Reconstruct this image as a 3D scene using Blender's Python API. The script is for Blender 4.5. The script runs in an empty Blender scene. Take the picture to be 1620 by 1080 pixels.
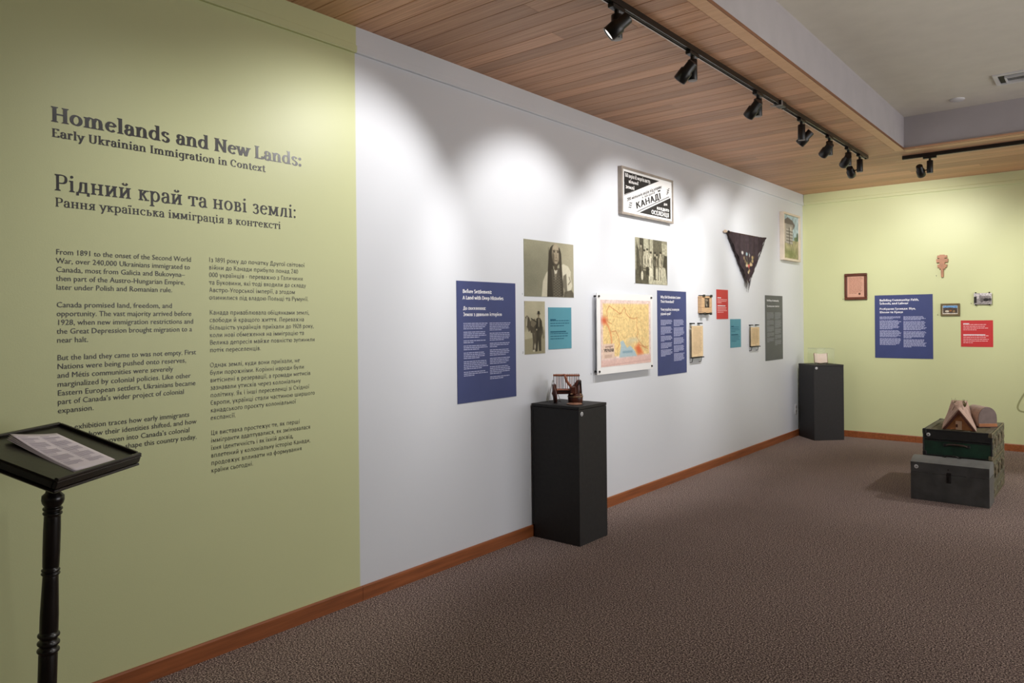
import bpy, math, random
import numpy as np
from mathutils import Matrix, Vector
from mathutils.geometry import tessellate_polygon
R = math.radians
S = bpy.context.scene
COL = S.collection
random.seed(7)

# ------------------------------------------------------------------ camera
CAMP = Vector((3.2577, 0.0, 1.55))
yaw, pitch, roll = .6895, -.0024, -.0100
fw = Vector((-math.sin(yaw)*math.cos(pitch), math.cos(yaw)*math.cos(pitch), math.sin(pitch)))
rt = fw.cross(Vector((0, 0, 1))).normalized(); up = rt.cross(fw)
cr, sr = math.cos(roll), math.sin(roll)
rt2 = cr*rt + sr*up; up2 = -sr*rt + cr*up
cam = bpy.data.cameras.new('camera'); cam.sensor_width = 36; cam.lens = 36*1165.34/1620
cam.shift_y = (508.38-540)/1620; cam.clip_start = .02
co = bpy.data.objects.new('camera', cam); COL.objects.link(co); S.camera = co
co.matrix_world = Matrix(((rt2.x, up2.x, -fw.x, CAMP.x), (rt2.y, up2.y, -fw.y, CAMP.y), (rt2.z, up2.z, -fw.z, CAMP.z), (0, 0, 0, 1)))

# ------------------------------------------------------------------ exposure, world, general light
S.view_settings.view_transform = 'Standard'; S.view_settings.look = 'None'
S.view_settings.gamma = 1; S.view_settings.use_curve_mapping = False
S.view_settings.exposure = 0.0
S.cycles.use_denoising = True; S.cycles.max_bounces = 8; S.cycles.diffuse_bounces = 5
w = bpy.data.worlds.new('world'); S.world = w; w.use_nodes = True
w.node_tree.nodes['Background'].inputs[0].default_value = (.9, .95, 1, 1)
w.node_tree.nodes['Background'].inputs[1].default_value = .15
SPOT_W = 74.0          # each track lamp
SPOT_C = (1.0, .98, .955)
def area(name, loc, size, watts, color, target):
    l = bpy.data.lights.new(name, 'AREA'); l.shape = 'RECTANGLE'; l.size, l.size_y = size
    l.energy = watts; l.color = color
    o = bpy.data.objects.new(name, l); COL.objects.link(o); o.location = loc
    o.rotation_euler = (Vector(target)-Vector(loc)).to_track_quat('-Z', 'Y').to_euler()
    return o
# two added fill lights, out of view, raise the ambient level
# broad fill added at the unseen right wall, facing the left wall
area('right_fill_light', (7.12, 6.2, 1.7), (5.8, 2.1), 140, (.97, .97, 1.0), (0, 6.2, 1.6))
# warm added uplight, unseen, only to brighten the raised ceiling
area('ceiling_fill_light', (5.45, 4.0, 3.22), (.12, 7.0), 26, (1, .95, .84), (5.0, 4.0, 4.2))

H, H2, D, X2, D2 = 3.178, 3.5015, 10.08, 1.636, 8.0525   # ceiling, coffer ceiling, back wall, coffer edges
XR, YB = 7.2, -2.6                                        # right and rear walls

# ------------------------------------------------------------------ materials
def lin(c):
    return tuple(((x/255)/12.92 if x/255 <= .04045 else ((x/255+.055)/1.055)**2.4) for x in c)
MATS = {}
def nd(nt, t, **kw):
    n = nt.nodes.new(t)
    for k, v in kw.items(): setattr(n, k, v)
    return n
def mat(name, c, rough=.6, metal=0, var=.06, scale=6, bump=0, bscale=80, stretch=None, spec=None, coat=0):
    if name in MATS: return MATS[name]
    m = bpy.data.materials.new(name); m.use_nodes = True; nt = m.node_tree; L = nt.links
    b = nt.nodes['Principled BSDF']; col = lin(c)
    b.inputs['Roughness'].default_value = rough; b.inputs['Metallic'].default_value = metal
    if spec is not None: b.inputs['Specular IOR Level'].default_value = spec
    if coat: b.inputs['Coat Weight'].default_value = coat
    tc = nd(nt, 'ShaderNodeTexCoord'); mp = nd(nt, 'ShaderNodeMapping'); L.new(tc.outputs['Object'], mp.inputs[0])
    if stretch: mp.inputs['Scale'].default_value = stretch
    n = nd(nt, 'ShaderNodeTexNoise'); n.inputs['Scale'].default_value = scale; n.inputs['Detail'].default_value = 6
    L.new(mp.outputs[0], n.inputs['Vector'])
    rp = nd(nt, 'ShaderNodeValToRGB'); e = rp.color_ramp.elements
    e[0].position, e[1].position = .3, .7
    e[0].color = tuple(x*(1-var*1.6) for x in col)+(1,); e[1].color = tuple(min(1, x*(1+var*1.6)) for x in col)+(1,)
    L.new(n.outputs['Fac'], rp.inputs[0]); L.new(rp.outputs[0], b.inputs['Base Color'])
    if bump:
        n2 = nd(nt, 'ShaderNodeTexNoise'); n2.inputs['Scale'].default_value = bscale; n2.inputs['Detail'].default_value = 4
        L.new(mp.outputs[0], n2.inputs['Vector'])
        bp = nd(nt, 'ShaderNodeBump'); bp.inputs['Strength'].default_value = bump; bp.inputs['Distance'].default_value = .004
        L.new(n2.outputs['Fac'], bp.inputs['Height']); L.new(bp.outputs[0], b.inputs['Normal'])
    MATS[name] = m; return m
def flat(name, c, rough=.6, spec=.3):
    return mat(name, c, rough, var=.02, scale=3, spec=spec)

# wall paint: green up to y = 2.605, white beyond (left wall); all green (back wall)
GREEN, WHITE = (210, 214, 164), (223, 226, 232)
def paint(name, split):
    m = bpy.data.materials.new(name); m.use_nodes = True; nt = m.node_tree; L = nt.links
    b = nt.nodes['Principled BSDF']; b.inputs['Roughness'].default_value = .42; b.inputs['Specular IOR Level'].default_value = .35
    g = nd(nt, 'ShaderNodeNewGeometry')
    n = nd(nt, 'ShaderNodeTexNoise'); n.inputs['Scale'].default_value = 160; n.inputs['Detail'].default_value = 3
    L.new(g.outputs['Position'], n.inputs['Vector'])
    n3 = nd(nt, 'ShaderNodeTexNoise'); n3.inputs['Scale'].default_value = 1.2
    L.new(g.outputs['Position'], n3.inputs['Vector'])
    mr = nd(nt, 'ShaderNodeMapRange'); mr.inputs[3].default_value = .97; mr.inputs[4].default_value = 1.03
    L.new(n3.outputs['Fac'], mr.inputs[0])
    mix = nd(nt, 'ShaderNodeMix', data_type='RGBA'); mix.inputs[6].default_value = lin(GREEN)+(1,); mix.inputs[7].default_value = lin(WHITE)+(1,)
    if split is None: mix.inputs[0].default_value = 0
    else:
        sx = nd(nt, 'ShaderNodeSeparateXYZ'); L.new(g.outputs['Position'], sx.inputs[0])
        m2 = nd(nt, 'ShaderNodeMapRange'); m2.inputs[1].default_value = split-.004; m2.inputs[2].default_value = split+.004
        L.new(sx.outputs['Y'], m2.inputs[0]); L.new(m2.outputs[0], mix.inputs[0])
    hs = nd(nt, 'ShaderNodeHueSaturation'); L.new(mr.outputs[0], hs.inputs['Value']); L.new(mix.outputs[2], hs.inputs['Color'])
    L.new(hs.outputs[0], b.inputs['Base Color'])
    bp = nd(nt, 'ShaderNodeBump'); bp.inputs['Strength'].default_value = .12; bp.inputs['Distance'].default_value = .002
    L.new(n.outputs['Fac'], bp.inputs['Height']); L.new(bp.outputs[0], b.inputs['Normal'])
    return m
M_LEFT = paint('wall_paint_left', 2.605); M_BACK = paint('wall_paint_back', None)
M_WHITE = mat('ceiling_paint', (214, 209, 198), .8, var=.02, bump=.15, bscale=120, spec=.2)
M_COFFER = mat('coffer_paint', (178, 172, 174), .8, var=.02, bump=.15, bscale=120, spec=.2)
M_ROOM = mat('gallery_paint', (214, 212, 205), .8, var=.02)

def carpet():
    m = bpy.data.materials.new('carpet'); m.use_nodes = True; nt = m.node_tree; L = nt.links
    b = nt.nodes['Principled BSDF']; b.inputs['Roughness'].default_value = .95; b.inputs['Specular IOR Level'].default_value = .1
    g = nd(nt, 'ShaderNodeNewGeometry')
    v = nd(nt, 'ShaderNodeTexNoise'); v.inputs['Scale'].default_value = 130; v.inputs['Detail'].default_value = 3; v.inputs['Roughness'].default_value = .8
    L.new(g.outputs['Position'], v.inputs['Vector'])
    r = nd(nt, 'ShaderNodeValToRGB'); e = r.color_ramp.elements
    e[0].position, e[0].color = .40, lin((40, 30, 29))+(1,)
    e[1].position, e[1].color = .64, lin((226, 204, 190))+(1,)
    k = e.new(.5); k.color = lin((108, 91, 89))+(1,)
    L.new(v.outputs['Fac'], r.inputs[0])
    n = nd(nt, 'ShaderNodeTexNoise'); n.inputs['Scale'].default_value = 1.1; n.inputs['Detail'].default_value = 5
    L.new(g.outputs['Position'], n.inputs['Vector'])
    mr = nd(nt, 'ShaderNodeMapRange'); mr.inputs[3].default_value = .86; mr.inputs[4].default_value = 1.14
    L.new(n.outputs['Fac'], mr.inputs[0])
    hs = nd(nt, 'ShaderNodeHueSaturation'); L.new(mr.outputs[0], hs.inputs['Value']); L.new(r.outputs[0], hs.inputs['Color'])
    L.new(hs.outputs[0], b.inputs['Base Color'])
    bp = nd(nt, 'ShaderNodeBump'); bp.inputs['Strength'].default_value = .5; bp.inputs['Distance'].default_value = .004
    L.new(v.outputs['Fac'], bp.inputs['Height']); L.new(bp.outputs[0], b.inputs['Normal'])
    return m
def cedar(name, a, c, tone=.3, xs=1.4, ys=55, rough=.5):
    """wood with long grain along world X (planks) and a different tone for every object"""
    m = bpy.data.materials.new(name); m.use_nodes = True; nt = m.node_tree; L = nt.links
    b = nt.nodes['Principled BSDF']; b.inputs['Roughness'].default_value = rough
    g = nd(nt, 'ShaderNodeNewGeometry'); oi = nd(nt, 'ShaderNodeObjectInfo')
    ad = nd(nt, 'ShaderNodeVectorMath', operation='MULTIPLY_ADD')
    cb = nd(nt, 'ShaderNodeCombineXYZ'); L.new(oi.outputs['Random'], cb.inputs[0]); L.new(oi.outputs['Random'], cb.inputs[1])
    ad.inputs[1].default_value = (9, 9, 9); L.new(cb.outputs[0], ad.inputs[0]); L.new(g.outputs['Position'], ad.inputs[2])
    mp = nd(nt, 'ShaderNodeMapping'); mp.inputs['Scale'].default_value = (xs, ys, ys); L.new(ad.outputs[0], mp.inputs[0])
    n = nd(nt, 'ShaderNodeTexNoise'); n.inputs['Scale'].default_value = 1.3; n.inputs['Detail'].default_value = 5; n.inputs['Distortion'].default_value = .25
    L.new(mp.outputs[0], n.inputs['Vector'])
    r = nd(nt, 'ShaderNodeValToRGB'); e = r.color_ramp.elements
    e[0].position, e[0].color = .3, lin(a)+(1,); e[1].position, e[1].color = .72, lin(c)+(1,)
    L.new(n.outputs['Fac'], r.inputs[0])
    mr = nd(nt, 'ShaderNodeMapRange'); mr.inputs[3].default_value = 1-tone; mr.inputs[4].default_value = 1+tone*.7
    L.new(oi.outputs['Random'], mr.inputs[0])
    hs = nd(nt, 'ShaderNodeHueSaturation'); L.new(mr.outputs[0], hs.inputs['Value']); L.new(r.outputs[0], hs.inputs['Color'])
    L.new(hs.outputs[0], b.inputs['Base Color'])
    return m
M_CARPET = carpet()
M_PLANK = cedar('cedar_planks', (184, 136, 104), (217, 170, 134), .22)
M_STRIP = cedar('cedar_edge_strip', (212, 166, 126), (224, 182, 140), .06, 1.5, 40)
M_DARKWOOD = mat('soffit_backing', (62, 36, 22), .8)
M_FASCIA = mat('fascia_edge', (128, 84, 54), .6, var=.1, stretch=(3, 3, 30))
M_BASE = mat('stained_baseboard', (150, 86, 48), .38, var=.16, scale=3, stretch=(14, 1, 20), spec=.5)
M_BLACK = mat('black_metal', (17, 15, 15), .38, var=.1, spec=.5)
M_BLACKM = mat('matt_black', (14, 13, 12), .6, var=.1)
M_TRACK = mat('track_metal', (24, 22, 21), .3, var=.05)
M_GREY = mat('grey_trim', (150, 146, 142), .5)
M_PED = mat('black_laminate', (34, 32, 32), .62, var=.12, scale=40, bump=.15, bscale=300)
M_STAND = mat('black_painted_wood', (19, 14, 12), .28, var=.2, scale=18, bump=.1, bscale=30, spec=.6)
M_STANDTOP = mat('black_tray_surface', (22, 20, 18), .42, var=.15, scale=10)
M_INK = flat('black_vinyl', (34, 30, 31), .32, .5)
M_WINK = flat('white_ink', (236, 236, 240), .6)
M_PAPER = mat('paper', (226, 216, 222), .75, var=.02)
M_WPLASTIC = mat('white_plastic', (214, 213, 214), .4, var=.01)
M_WBOARD = mat('white_board', (242, 241, 240), .5, var=.01)

def vcol_mat(name, rough=.55, spec=.25):
    if name in MATS: return MATS[name]
    m = bpy.data.materials.new(name); m.use_nodes = True; nt = m.node_tree
    b = nt.nodes['Principled BSDF']; b.inputs['Roughness'].default_value = rough; b.inputs['Specular IOR Level'].default_value = spec
    a = nd(nt, 'ShaderNodeVertexColor'); a.layer_name = 'print'
    nt.links.new(a.outputs['Color'], b.inputs['Base Color'])
    MATS[name] = m; return m
def glass_mat(name='clear_acrylic'):
    if name in MATS: return MATS[name]
    m = bpy.data.materials.new(name); m.use_nodes = True; nt = m.node_tree; L = nt.links
    out = nt.nodes['Material Output']
    nt.nodes.remove(nt.nodes['Principled BSDF'])
    t = nd(nt, 'ShaderNodeBsdfTransparent'); t.inputs[0].default_value = (.985, .99, .985, 1)
    g = nd(nt, 'ShaderNodeBsdfGlossy'); g.inputs['Roughness'].default_value = .03
    mx = nd(nt, 'ShaderNodeMixShader'); mx.inputs[0].default_value = .008; L.new(t.outputs[0], mx.inputs[1]); L.new(g.outputs[0], mx.inputs[2])
    L.new(mx.outputs[0], out.inputs[0]); MATS[name] = m; return m

# ------------------------------------------------------------------ mesh helpers
class MB:
    def __init__(s): s.v, s.f, s.sm = [], [], []
    def add(s, vs, fs, M=None, smooth=False):
        o = len(s.v)
        for p in vs: s.v.append(tuple(M @ Vector(p)) if M is not None else tuple(p))
        for q in fs: s.f.append(tuple(i+o for i in q)); s.sm.append(smooth)
        return s
    def box(s, x0, x1, y0, y1, z0, z1, M=None, b=0):
        if b <= 0:
            vs = [(x0, y0, z0), (x1, y0, z0), (x1, y1, z0), (x0, y1, z0), (x0, y0, z1), (x1, y0, z1), (x1, y1, z1), (x0, y1, z1)]
            return s.add(vs, [(3, 2, 1, 0), (4, 5, 6, 7), (0, 1, 5, 4), (1, 2, 6, 5), (2, 3, 7, 6), (3, 0, 4, 7)], M)
        b = min(b, (x1-x0)/2.01, (y1-y0)/2.01, (z1-z0)/2.01)
        vs = []; idx = {}
        for i, (xa, xb) in enumerate(((x0, x0+b), (x1, x1-b))):
            for j, (ya, yb) in enumerate(((y0, y0+b), (y1, y1-b))):
                for k, (za, zb) in enumerate(((z0, z0+b), (z1, z1-b))):
                    for a, p in enumerate(((xa, yb, zb), (xb, ya, zb), (xb, yb, za))):
                        idx[i, j, k, a] = len(vs); vs.append(p)
        g = lambda i, j, k, a: idx[i, j, k, a]
        fs = []
        cyc = ((0, 0), (1, 0), (1, 1), (0, 1))
        for i in (0, 1): q = [g(i, a, c, 0) for a, c in cyc]; fs.append(q if i else q[::-1])
        for j in (0, 1): q = [g(a, j, c, 1) for a, c in cyc]; fs.append(q[::-1] if j else q)
        for k in (0, 1): q = [g(a, c, k, 2) for a, c in cyc]; fs.append(q if k else q[::-1])
        for a in (0, 1):
            for c in (0, 1):
                q = [g(a, c, 0, 0), g(a, c, 1, 0), g(a, c, 1, 1), g(a, c, 0, 1)]; fs.append(q if (a+c) % 2 else q[::-1])
                q = [g(a, 0, c, 0), g(a, 1, c, 0), g(a, 1, c, 2), g(a, 0, c, 2)]; fs.append(q[::-1] if (a+c) % 2 else q)
                q = [g(0, a, c, 1), g(1, a, c, 1), g(1, a, c, 2), g(0, a, c, 2)]; fs.append(q if (a+c) % 2 else q[::-1])
        for i in (0, 1):
            for j in (0, 1):
                for k in (0, 1):
                    q = [g(i, j, k, 0), g(i, j, k, 1), g(i, j, k, 2)]; fs.append(q if (i+j+k) % 2 else q[::-1])
        return s.add(vs, fs, M)
    def tube(s, pts, r, n=10, M=None, cap=True, smooth=True):
        pts = [Vector(p) for p in pts]; rs = r if isinstance(r, (list, tuple)) else [r]*len(pts)
        vs, fs = [], []; prev = None
        for i, p in enumerate(pts):
            t = (pts[min(i+1, len(pts)-1)]-pts[max(i-1, 0)]).normalized()
            if prev is None:
                a = Vector((0, 0, 1)) if abs(t.z) < .9 else Vector((1, 0, 0))
                u = t.cross(a).normalized()
            else: u = (prev-t*prev.dot(t)).normalized()
            prev = u; v = t.cross(u)
            for k in range(n):
                an = 2*math.pi*k/n; vs.append(p+u*math.cos(an)*rs[i]+v*math.sin(an)*rs[i])
        for i in range(len(pts)-1):
            for k in range(n):
                fs.append((i*n+k, i*n+(k+1) % n, (i+1)*n+(k+1) % n, (i+1)*n+k))
        s.add(vs, fs, M, smooth)
        if cap:
            m = len(pts)
            s.add(vs, [tuple(range(n-1, -1, -1)), tuple((m-1)*n+k for k in range(n))], M, False)
        return s
    def lathe(s, prof, n=24, M=None, smooth=True, cap=True):
        vs, fs = [], []
        for r, z in prof:
            for k in range(n):
                an = 2*math.pi*k/n; vs.append((r*math.cos(an), r*math.sin(an), z))
        for i in range(len(prof)-1):
            for k in range(n): fs.append((i*n+k, i*n+(k+1) % n, (i+1)*n+(k+1) % n, (i+1)*n+k))
        s.add(vs, fs, M, smooth)
        if cap:
            m = len(prof)
            s.add(vs, [tuple(range(n-1, -1, -1)), tuple((m-1)*n+k for k in range(n))], M, False)
        return s
    def prism(s, poly, axis, a, b, M=None):
        """poly in 2D extruded between a and b along axis ('x','y','z')"""
        ar = sum(poly[i][0]*poly[(i+1) % len(poly)][1]-poly[(i+1) % len(poly)][0]*poly[i][1] for i in range(len(poly)))
        if ar < 0: poly = poly[::-1]
        n = len(poly)
        def P(u, v, t): return {'x': (t, u, v), 'y': (u, t, v), 'z': (u, v, t)}[axis]
        vs = [P(u, v, a) for u, v in poly]+[P(u, v, b) for u, v in poly]
        flip = (axis == 'y') != (b < a)
        fs = [tuple(range(n-1, -1, -1)), tuple(range(n, 2*n))]+[(i, (i+1) % n, n+(i+1) % n, n+i) for i in range(n)]
        if flip: fs = [q[::-1] for q in fs]
        return s.add(vs, fs, M)
    def build(s, name, m, parent=None, loc=(0, 0, 0), rotz=0):
        me = bpy.data.meshes.new(name); me.from_pydata(s.v, [], s.f)
        me.polygons.foreach_set('use_smooth', s.sm); me.materials.append(m); me.update()
        return link(name, me, parent, loc, rotz)
def link(name, me, parent=None, loc=(0, 0, 0), rotz=0):
    o = bpy.data.objects.new(name, me); COL.objects.link(o)
    o.location = loc; o.rotation_euler = (0, 0, rotz)
    if parent: o.parent = parent
    return o
def tag(o, label, cat, group=None, kind=None):
    o['label'] = label; o['category'] = cat
    if group: o['group'] = group
    if kind: o['kind'] = kind
    return o
def thing(name, label, cat, loc=(0, 0, 0), rotz=0, group=None):
    o = bpy.data.objects.new(name, None); COL.objects.link(o); o.empty_display_size = .1
    o.location = loc; o.rotation_euler = (0, 0, rotz)
    return tag(o, label, cat, group)
def struct(o): o['kind'] = 'structure'; return o
RL = math.pi/2          # things on the left wall: local x = along the wall, -y = into the room, z up
def on_left(y, z, off=0): return (off, y, z)

# ------------------------------------------------------------------ lettering: a skeleton alphabet drawn with a broad pen
G = {
'a': (.66, "S .14 .54 .2 .66 .33 .69 .46 .62 .5 .46;V .5 0 .5 r;S .5 .4 .3 .39 .14 .3 .12 .17 .2 .03 .34 .02 .5 .15;O .16 .53"),
'b': (.76, "V .2 0 1.06 p;A .42 .35 .24 .35 0 360"), 'c': (.66, "A .38 .35 .26 .35 45 315;O .55 .55"),
'd': (.78, "A .36 .35 .24 .35 0 360;V .6 0 1.06 pr"), 'e': (.7, "L .14 .4 .6 .4;A .37 .35 .25 .35 8 318"),
'f': (.5, "V .24 0 .85 b;S .24 .8 .3 1.02 .42 1.07 .54 1.0;L .06 .67 .46 .67;O .52 .99"),
'g': (.74, "A .35 .38 .23 .32 0 360;V .58 -.08 .7 t;S .58 -.05 .5 -.27 .3 -.31 .12 -.24"),
'h': (.82, "V .2 0 1.06 pb;S .2 .46 .32 .64 .46 .68 .58 .6 .62 .42;V .62 0 .44 b"),
'i': (.4, "V .2 0 .7 pb;D .2 .93"), 'k': (.74, "V .2 0 1.06 pb;L .25 .32 .56 .68 t;L .33 .42 .62 0 b"),
'l': (.4, "V .2 0 1.06 pb"), 'm': (1.22, "V .2 0 .7 pb;S .2 .46 .3 .64 .43 .68 .55 .6 .6 .42;V .6 0 .44 b;S .6 .46 .7 .64 .83 .68 .95 .6 1.0 .42;V 1.0 0 .44 b"),
'n': (.82, "V .2 0 .7 pb;S .2 .46 .32 .64 .46 .68 .58 .6 .62 .42;V .62 0 .44 b"), 'o': (.76, "A .38 .35 .26 .35 0 360"),
'p': (.78, "V .2 -.32 .7 pb;A .43 .35 .24 .35 0 360"), 'r': (.56, "V .2 0 .7 pb;S .2 .44 .28 .61 .38 .68 .48 .66;O .47 .6"),
's': (.6, "S .48 .55 .42 .66 .28 .69 .15 .6 .2 .44 .4 .33 .5 .19 .42 .04 .26 .01 .1 .14"),
't': (.5, "V .24 .12 .9;S .24 .18 .28 .03 .38 .01 .48 .08;L .06 .67 .44 .67"), 'u': (.8, "V .2 .22 .7 p;S .2 .28 .24 .07 .38 .01 .52 .08 .6 .25;V .6 0 .7 pr"),
'v': (.68, "L .08 .7 .34 0 t;L .6 .7 .34 0 t"), 'w': (.98, "L .07 .7 .28 0 t;L .5 .66 .28 0;L .46 .7 .7 0;L .91 .7 .7 0 t"),
'x': (.68, "L .12 .7 .56 0 tb;L .56 .7 .12 0 tb"), 'y': (.68, "L .08 .7 .35 .02 t;L .6 .7 .24 -.26 t;O .2 -.26"),
'z': (.62, "L .1 .66 .52 .66;L .52 .66 .1 .04;L .1 .04 .54 .04"), "'": (.2, "L .1 1 .1 .8"),
'H': (.98, "V .2 0 1 tb;V .78 0 1 tb;L .2 .52 .78 .52"), 'N': (.98, "V .19 0 1 tb;L .19 1 .79 0;V .79 0 1 t"), 'L': (.74, "V .2 0 1 tb;L .2 .04 .66 .04;L .66 .02 .68 .24"),
'E': (.78, "V .2 0 1 tb;L .2 .96 .64 .96;L .64 .98 .65 .8;L .2 .52 .52 .52;L .2 .04 .66 .04;L .66 .02 .68 .22"), 'F': (.7, "V .2 0 1 tb;L .2 .96 .64 .96;L .64 .98 .65 .8;L .2 .52 .5 .52"),
'U': (.94, "V .2 .3 1 t;S .2 .36 .24 .1 .46 .01 .68 .1 .74 .36;V .74 .3 1 t"), 'I': (.44, "V .22 0 1 tb"), 'C': (.86, "A .46 .5 .35 .5 48 312;L .7 .86 .72 .66"),
'B': (.8, "V .2 0 1 tb;S .2 .96 .5 .96 .62 .84 .6 .64 .44 .53 .2 .53;S .2 .53 .5 .53 .68 .4 .66 .14 .48 .04 .2 .04"), 'S': (.7, "S .58 .8 .5 .94 .33 .98 .16 .86 .2 .64 .46 .48 .6 .3 .5 .06 .3 .02 .1 .18"),
'A': (.86, "L .42 1 .12 0 b;L .42 1 .74 0 b;L .22 .34 .64 .34"), 'D': (.92, "V .2 0 1 tb;S .2 .96 .5 .96 .76 .78 .8 .5 .76 .22 .5 .04 .2 .04"), 'W': (1.3, "L .08 1 .36 0 t;L .66 .96 .36 0;L .62 1 .94 0;L 1.22 1 .94 0 t"),
'T': (.8, "V .4 0 1 b;L .08 .96 .72 .96;L .08 .98 .07 .78;L .72 .98 .73 .78"), 'O': (1.0, "A .5 .5 .38 .5 0 360"), 'P': (.78, "V .2 0 1 tb;S .2 .96 .5 .96 .66 .84 .66 .6 .5 .48 .2 .48"), 'M': (1.1, "V .18 0 1 tb;V .92 0 1 tb;L .2 1 .55 .1;L .9 1 .55 .1"),
'K': (.9, "V .2 0 1 tb;L .26 .48 .7 .98 t;L .38 .62 .76 0 b"), 'X': (.84, "L .12 1 .7 0 tb;L .7 1 .12 0 tb"), 'Y': (.8, "L .08 1 .4 .45 t;L .72 1 .4 .45 t;V .4 0 .47 b"),
'в': (.68, "V .2 0 .7;S .2 .66 .42 .66 .5 .54 .42 .38 .2 .37;S .2 .37 .46 .36 .56 .2 .46 .04 .2 .04;q .2 0;q .2 .7"), 'г': (.58, "V .2 0 .7 tb;L .2 .66 .5 .66;L .5 .68 .51 .5"), 'ґ': (.58, "V .2 0 .7 tb;L .2 .66 .48 .66;L .48 .66 .5 .86"),
'д': (.82, "S .2 .04 .28 .3 .3 .67;V .6 .04 .7;L .26 .66 .62 .66;L .1 .04 .74 .04;L .1 .06 .1 -.16;L .74 .06 .74 -.16"), 'ж': (1.0, "V .5 0 .7 tb;L .14 .7 .5 .36 t;L .86 .7 .5 .36 t;L .14 0 .5 .38 b;L .86 0 .5 .38 b"),
'з': (.62, "S .12 .58 .24 .68 .42 .66 .47 .52 .38 .4 .24 .38;S .24 .38 .44 .36 .51 .2 .43 .04 .25 .01 .1 .12"), 'и': (.84, "V .2 0 .7 tb;V .64 0 .7 tb;L .22 .08 .62 .62"), 'й': (.84, "V .2 0 .7 tb;V .64 0 .7 tb;L .22 .08 .62 .62;S .28 .98 .34 .88 .42 .86 .5 .88 .56 .98"),
'к': (.72, "V .2 0 .7 tb;L .25 .33 .56 .68 t;L .34 .42 .6 0 b"), 'л': (.8, "S .08 .03 .18 .06 .26 .3 .3 .67;L .26 .66 .62 .66;V .6 0 .7 b"), 'м': (.96, "V .18 0 .7 tb;V .78 0 .7 tb;L .2 .68 .48 .08;L .76 .68 .48 .08"),
'н': (.84, "V .2 0 .7 tb;V .64 0 .7 tb;L .2 .36 .64 .36"), 'п': (.84, "V .2 0 .7 tb;V .64 0 .7 tb;L .2 .66 .64 .66"), 'т': (.72, "V .36 0 .7 b;L .07 .66 .65 .66;L .07 .68 .06 .48;L .65 .68 .66 .48"),
'ц': (.84, "V .2 0 .7 t;V .62 0 .7 t;L .14 .04 .74 .04;L .74 .06 .74 -.18"), 'ч': (.78, "V .6 0 .7 tb;S .18 .7 .19 .42 .34 .3 .6 .38;q .18 .7"), 'ш': (1.14, "V .2 0 .7 t;V .56 0 .7 t;V .92 0 .7 t;L .14 .04 .98 .04"), 'щ': (1.16, "V .2 0 .7 t;V .56 0 .7 t;V .92 0 .7 t;L .14 .04 1.04 .04;L 1.04 .06 1.04 -.18"),
'ь': (.68, "V .2 0 .7 t;S .2 .4 .46 .39 .56 .22 .46 .04 .2 .04;q .2 0"), 'ю': (1.06, "V .2 0 .7 tb;L .2 .36 .46 .36;A .7 .35 .24 .35 0 360"), 'я': (.74, "V .54 0 .7 tb;S .54 .66 .3 .66 .17 .52 .28 .37 .54 .36;L .36 .36 .16 0 b"),
'є': (.66, "A .39 .35 .26 .35 48 312;L .14 .37 .46 .37"), 'ф': (.96, "V .48 -.32 1.04 b;A .48 .35 .34 .34 0 360"), 'б': (.74, "A .38 .32 .25 .32 0 360;S .13 .36 .16 .76 .34 .92 .58 1.02"), 'ї': (.4, "V .2 0 .7 pb;D .09 .93;D .31 .93"),
'0': (.7, "A .35 .5 .24 .5 0 360"), '1': (.5, "V .3 0 1 b;L .3 .98 .12 .84"), '2': (.66, "S .12 .76 .2 .94 .36 .98 .52 .88 .5 .66 .3 .36 .1 .05;L .1 .04 .56 .04"), '4': (.7, "V .5 0 1;L .5 1 .1 .3;L .08 .28 .64 .28"),
'5': (.66, "L .18 .96 .54 .96;L .18 .96 .16 .56;S .16 .56 .36 .64 .54 .5 .54 .2 .36 .02 .12 .1"), '6': (.68, "A .36 .3 .24 .3 0 360;S .12 .34 .16 .7 .34 .92 .52 1"), '7': (.6, "L .08 .96 .54 .96;L .54 .96 .22 0"), '8': (.7, "A .35 .74 .19 .24 0 360;A .35 .27 .23 .27 0 360"), '9': (.68, "A .34 .7 .24 .3 0 360;S .58 .66 .54 .3 .36 .08 .18 0"), '3': (.64, "S .12 .84 .26 .98 .46 .92 .5 .72 .38 .54 .24 .52;S .24 .52 .48 .5 .55 .26 .44 .04 .26 .01 .1 .12"),
' ': (.36, ""), ':': (.34, "D .16 .08;D .16 .6"), '.': (.3, "D .13 .07"), ',': (.3, "D .14 .07;L .15 .04 .08 -.16"), '-': (.46, "L .08 .34 .38 .34"), '?': (.56, "S .1 .82 .24 .98 .44 .88 .42 .66 .27 .5 .27 .3;D .27 .07"), '!': (.3, "V .14 .3 1;D .14 .07"),
}
G['Б'] = (.8, "V .2 0 1 tb;L .2 .96 .64 .96;L .64 .98 .65 .8;S .2 .53 .5 .53 .66 .4 .64 .14 .48 .04 .2 .04"); G['У'] = (.8, "L .08 1 .42 .38 t;L .74 1 .3 0 t")
for a_, b_ in zip('аеорсухіАВЕІКМНОРСТХ', 'aeopcyxiABEIKMHOPCTX'): G[a_] = G[b_]
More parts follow.
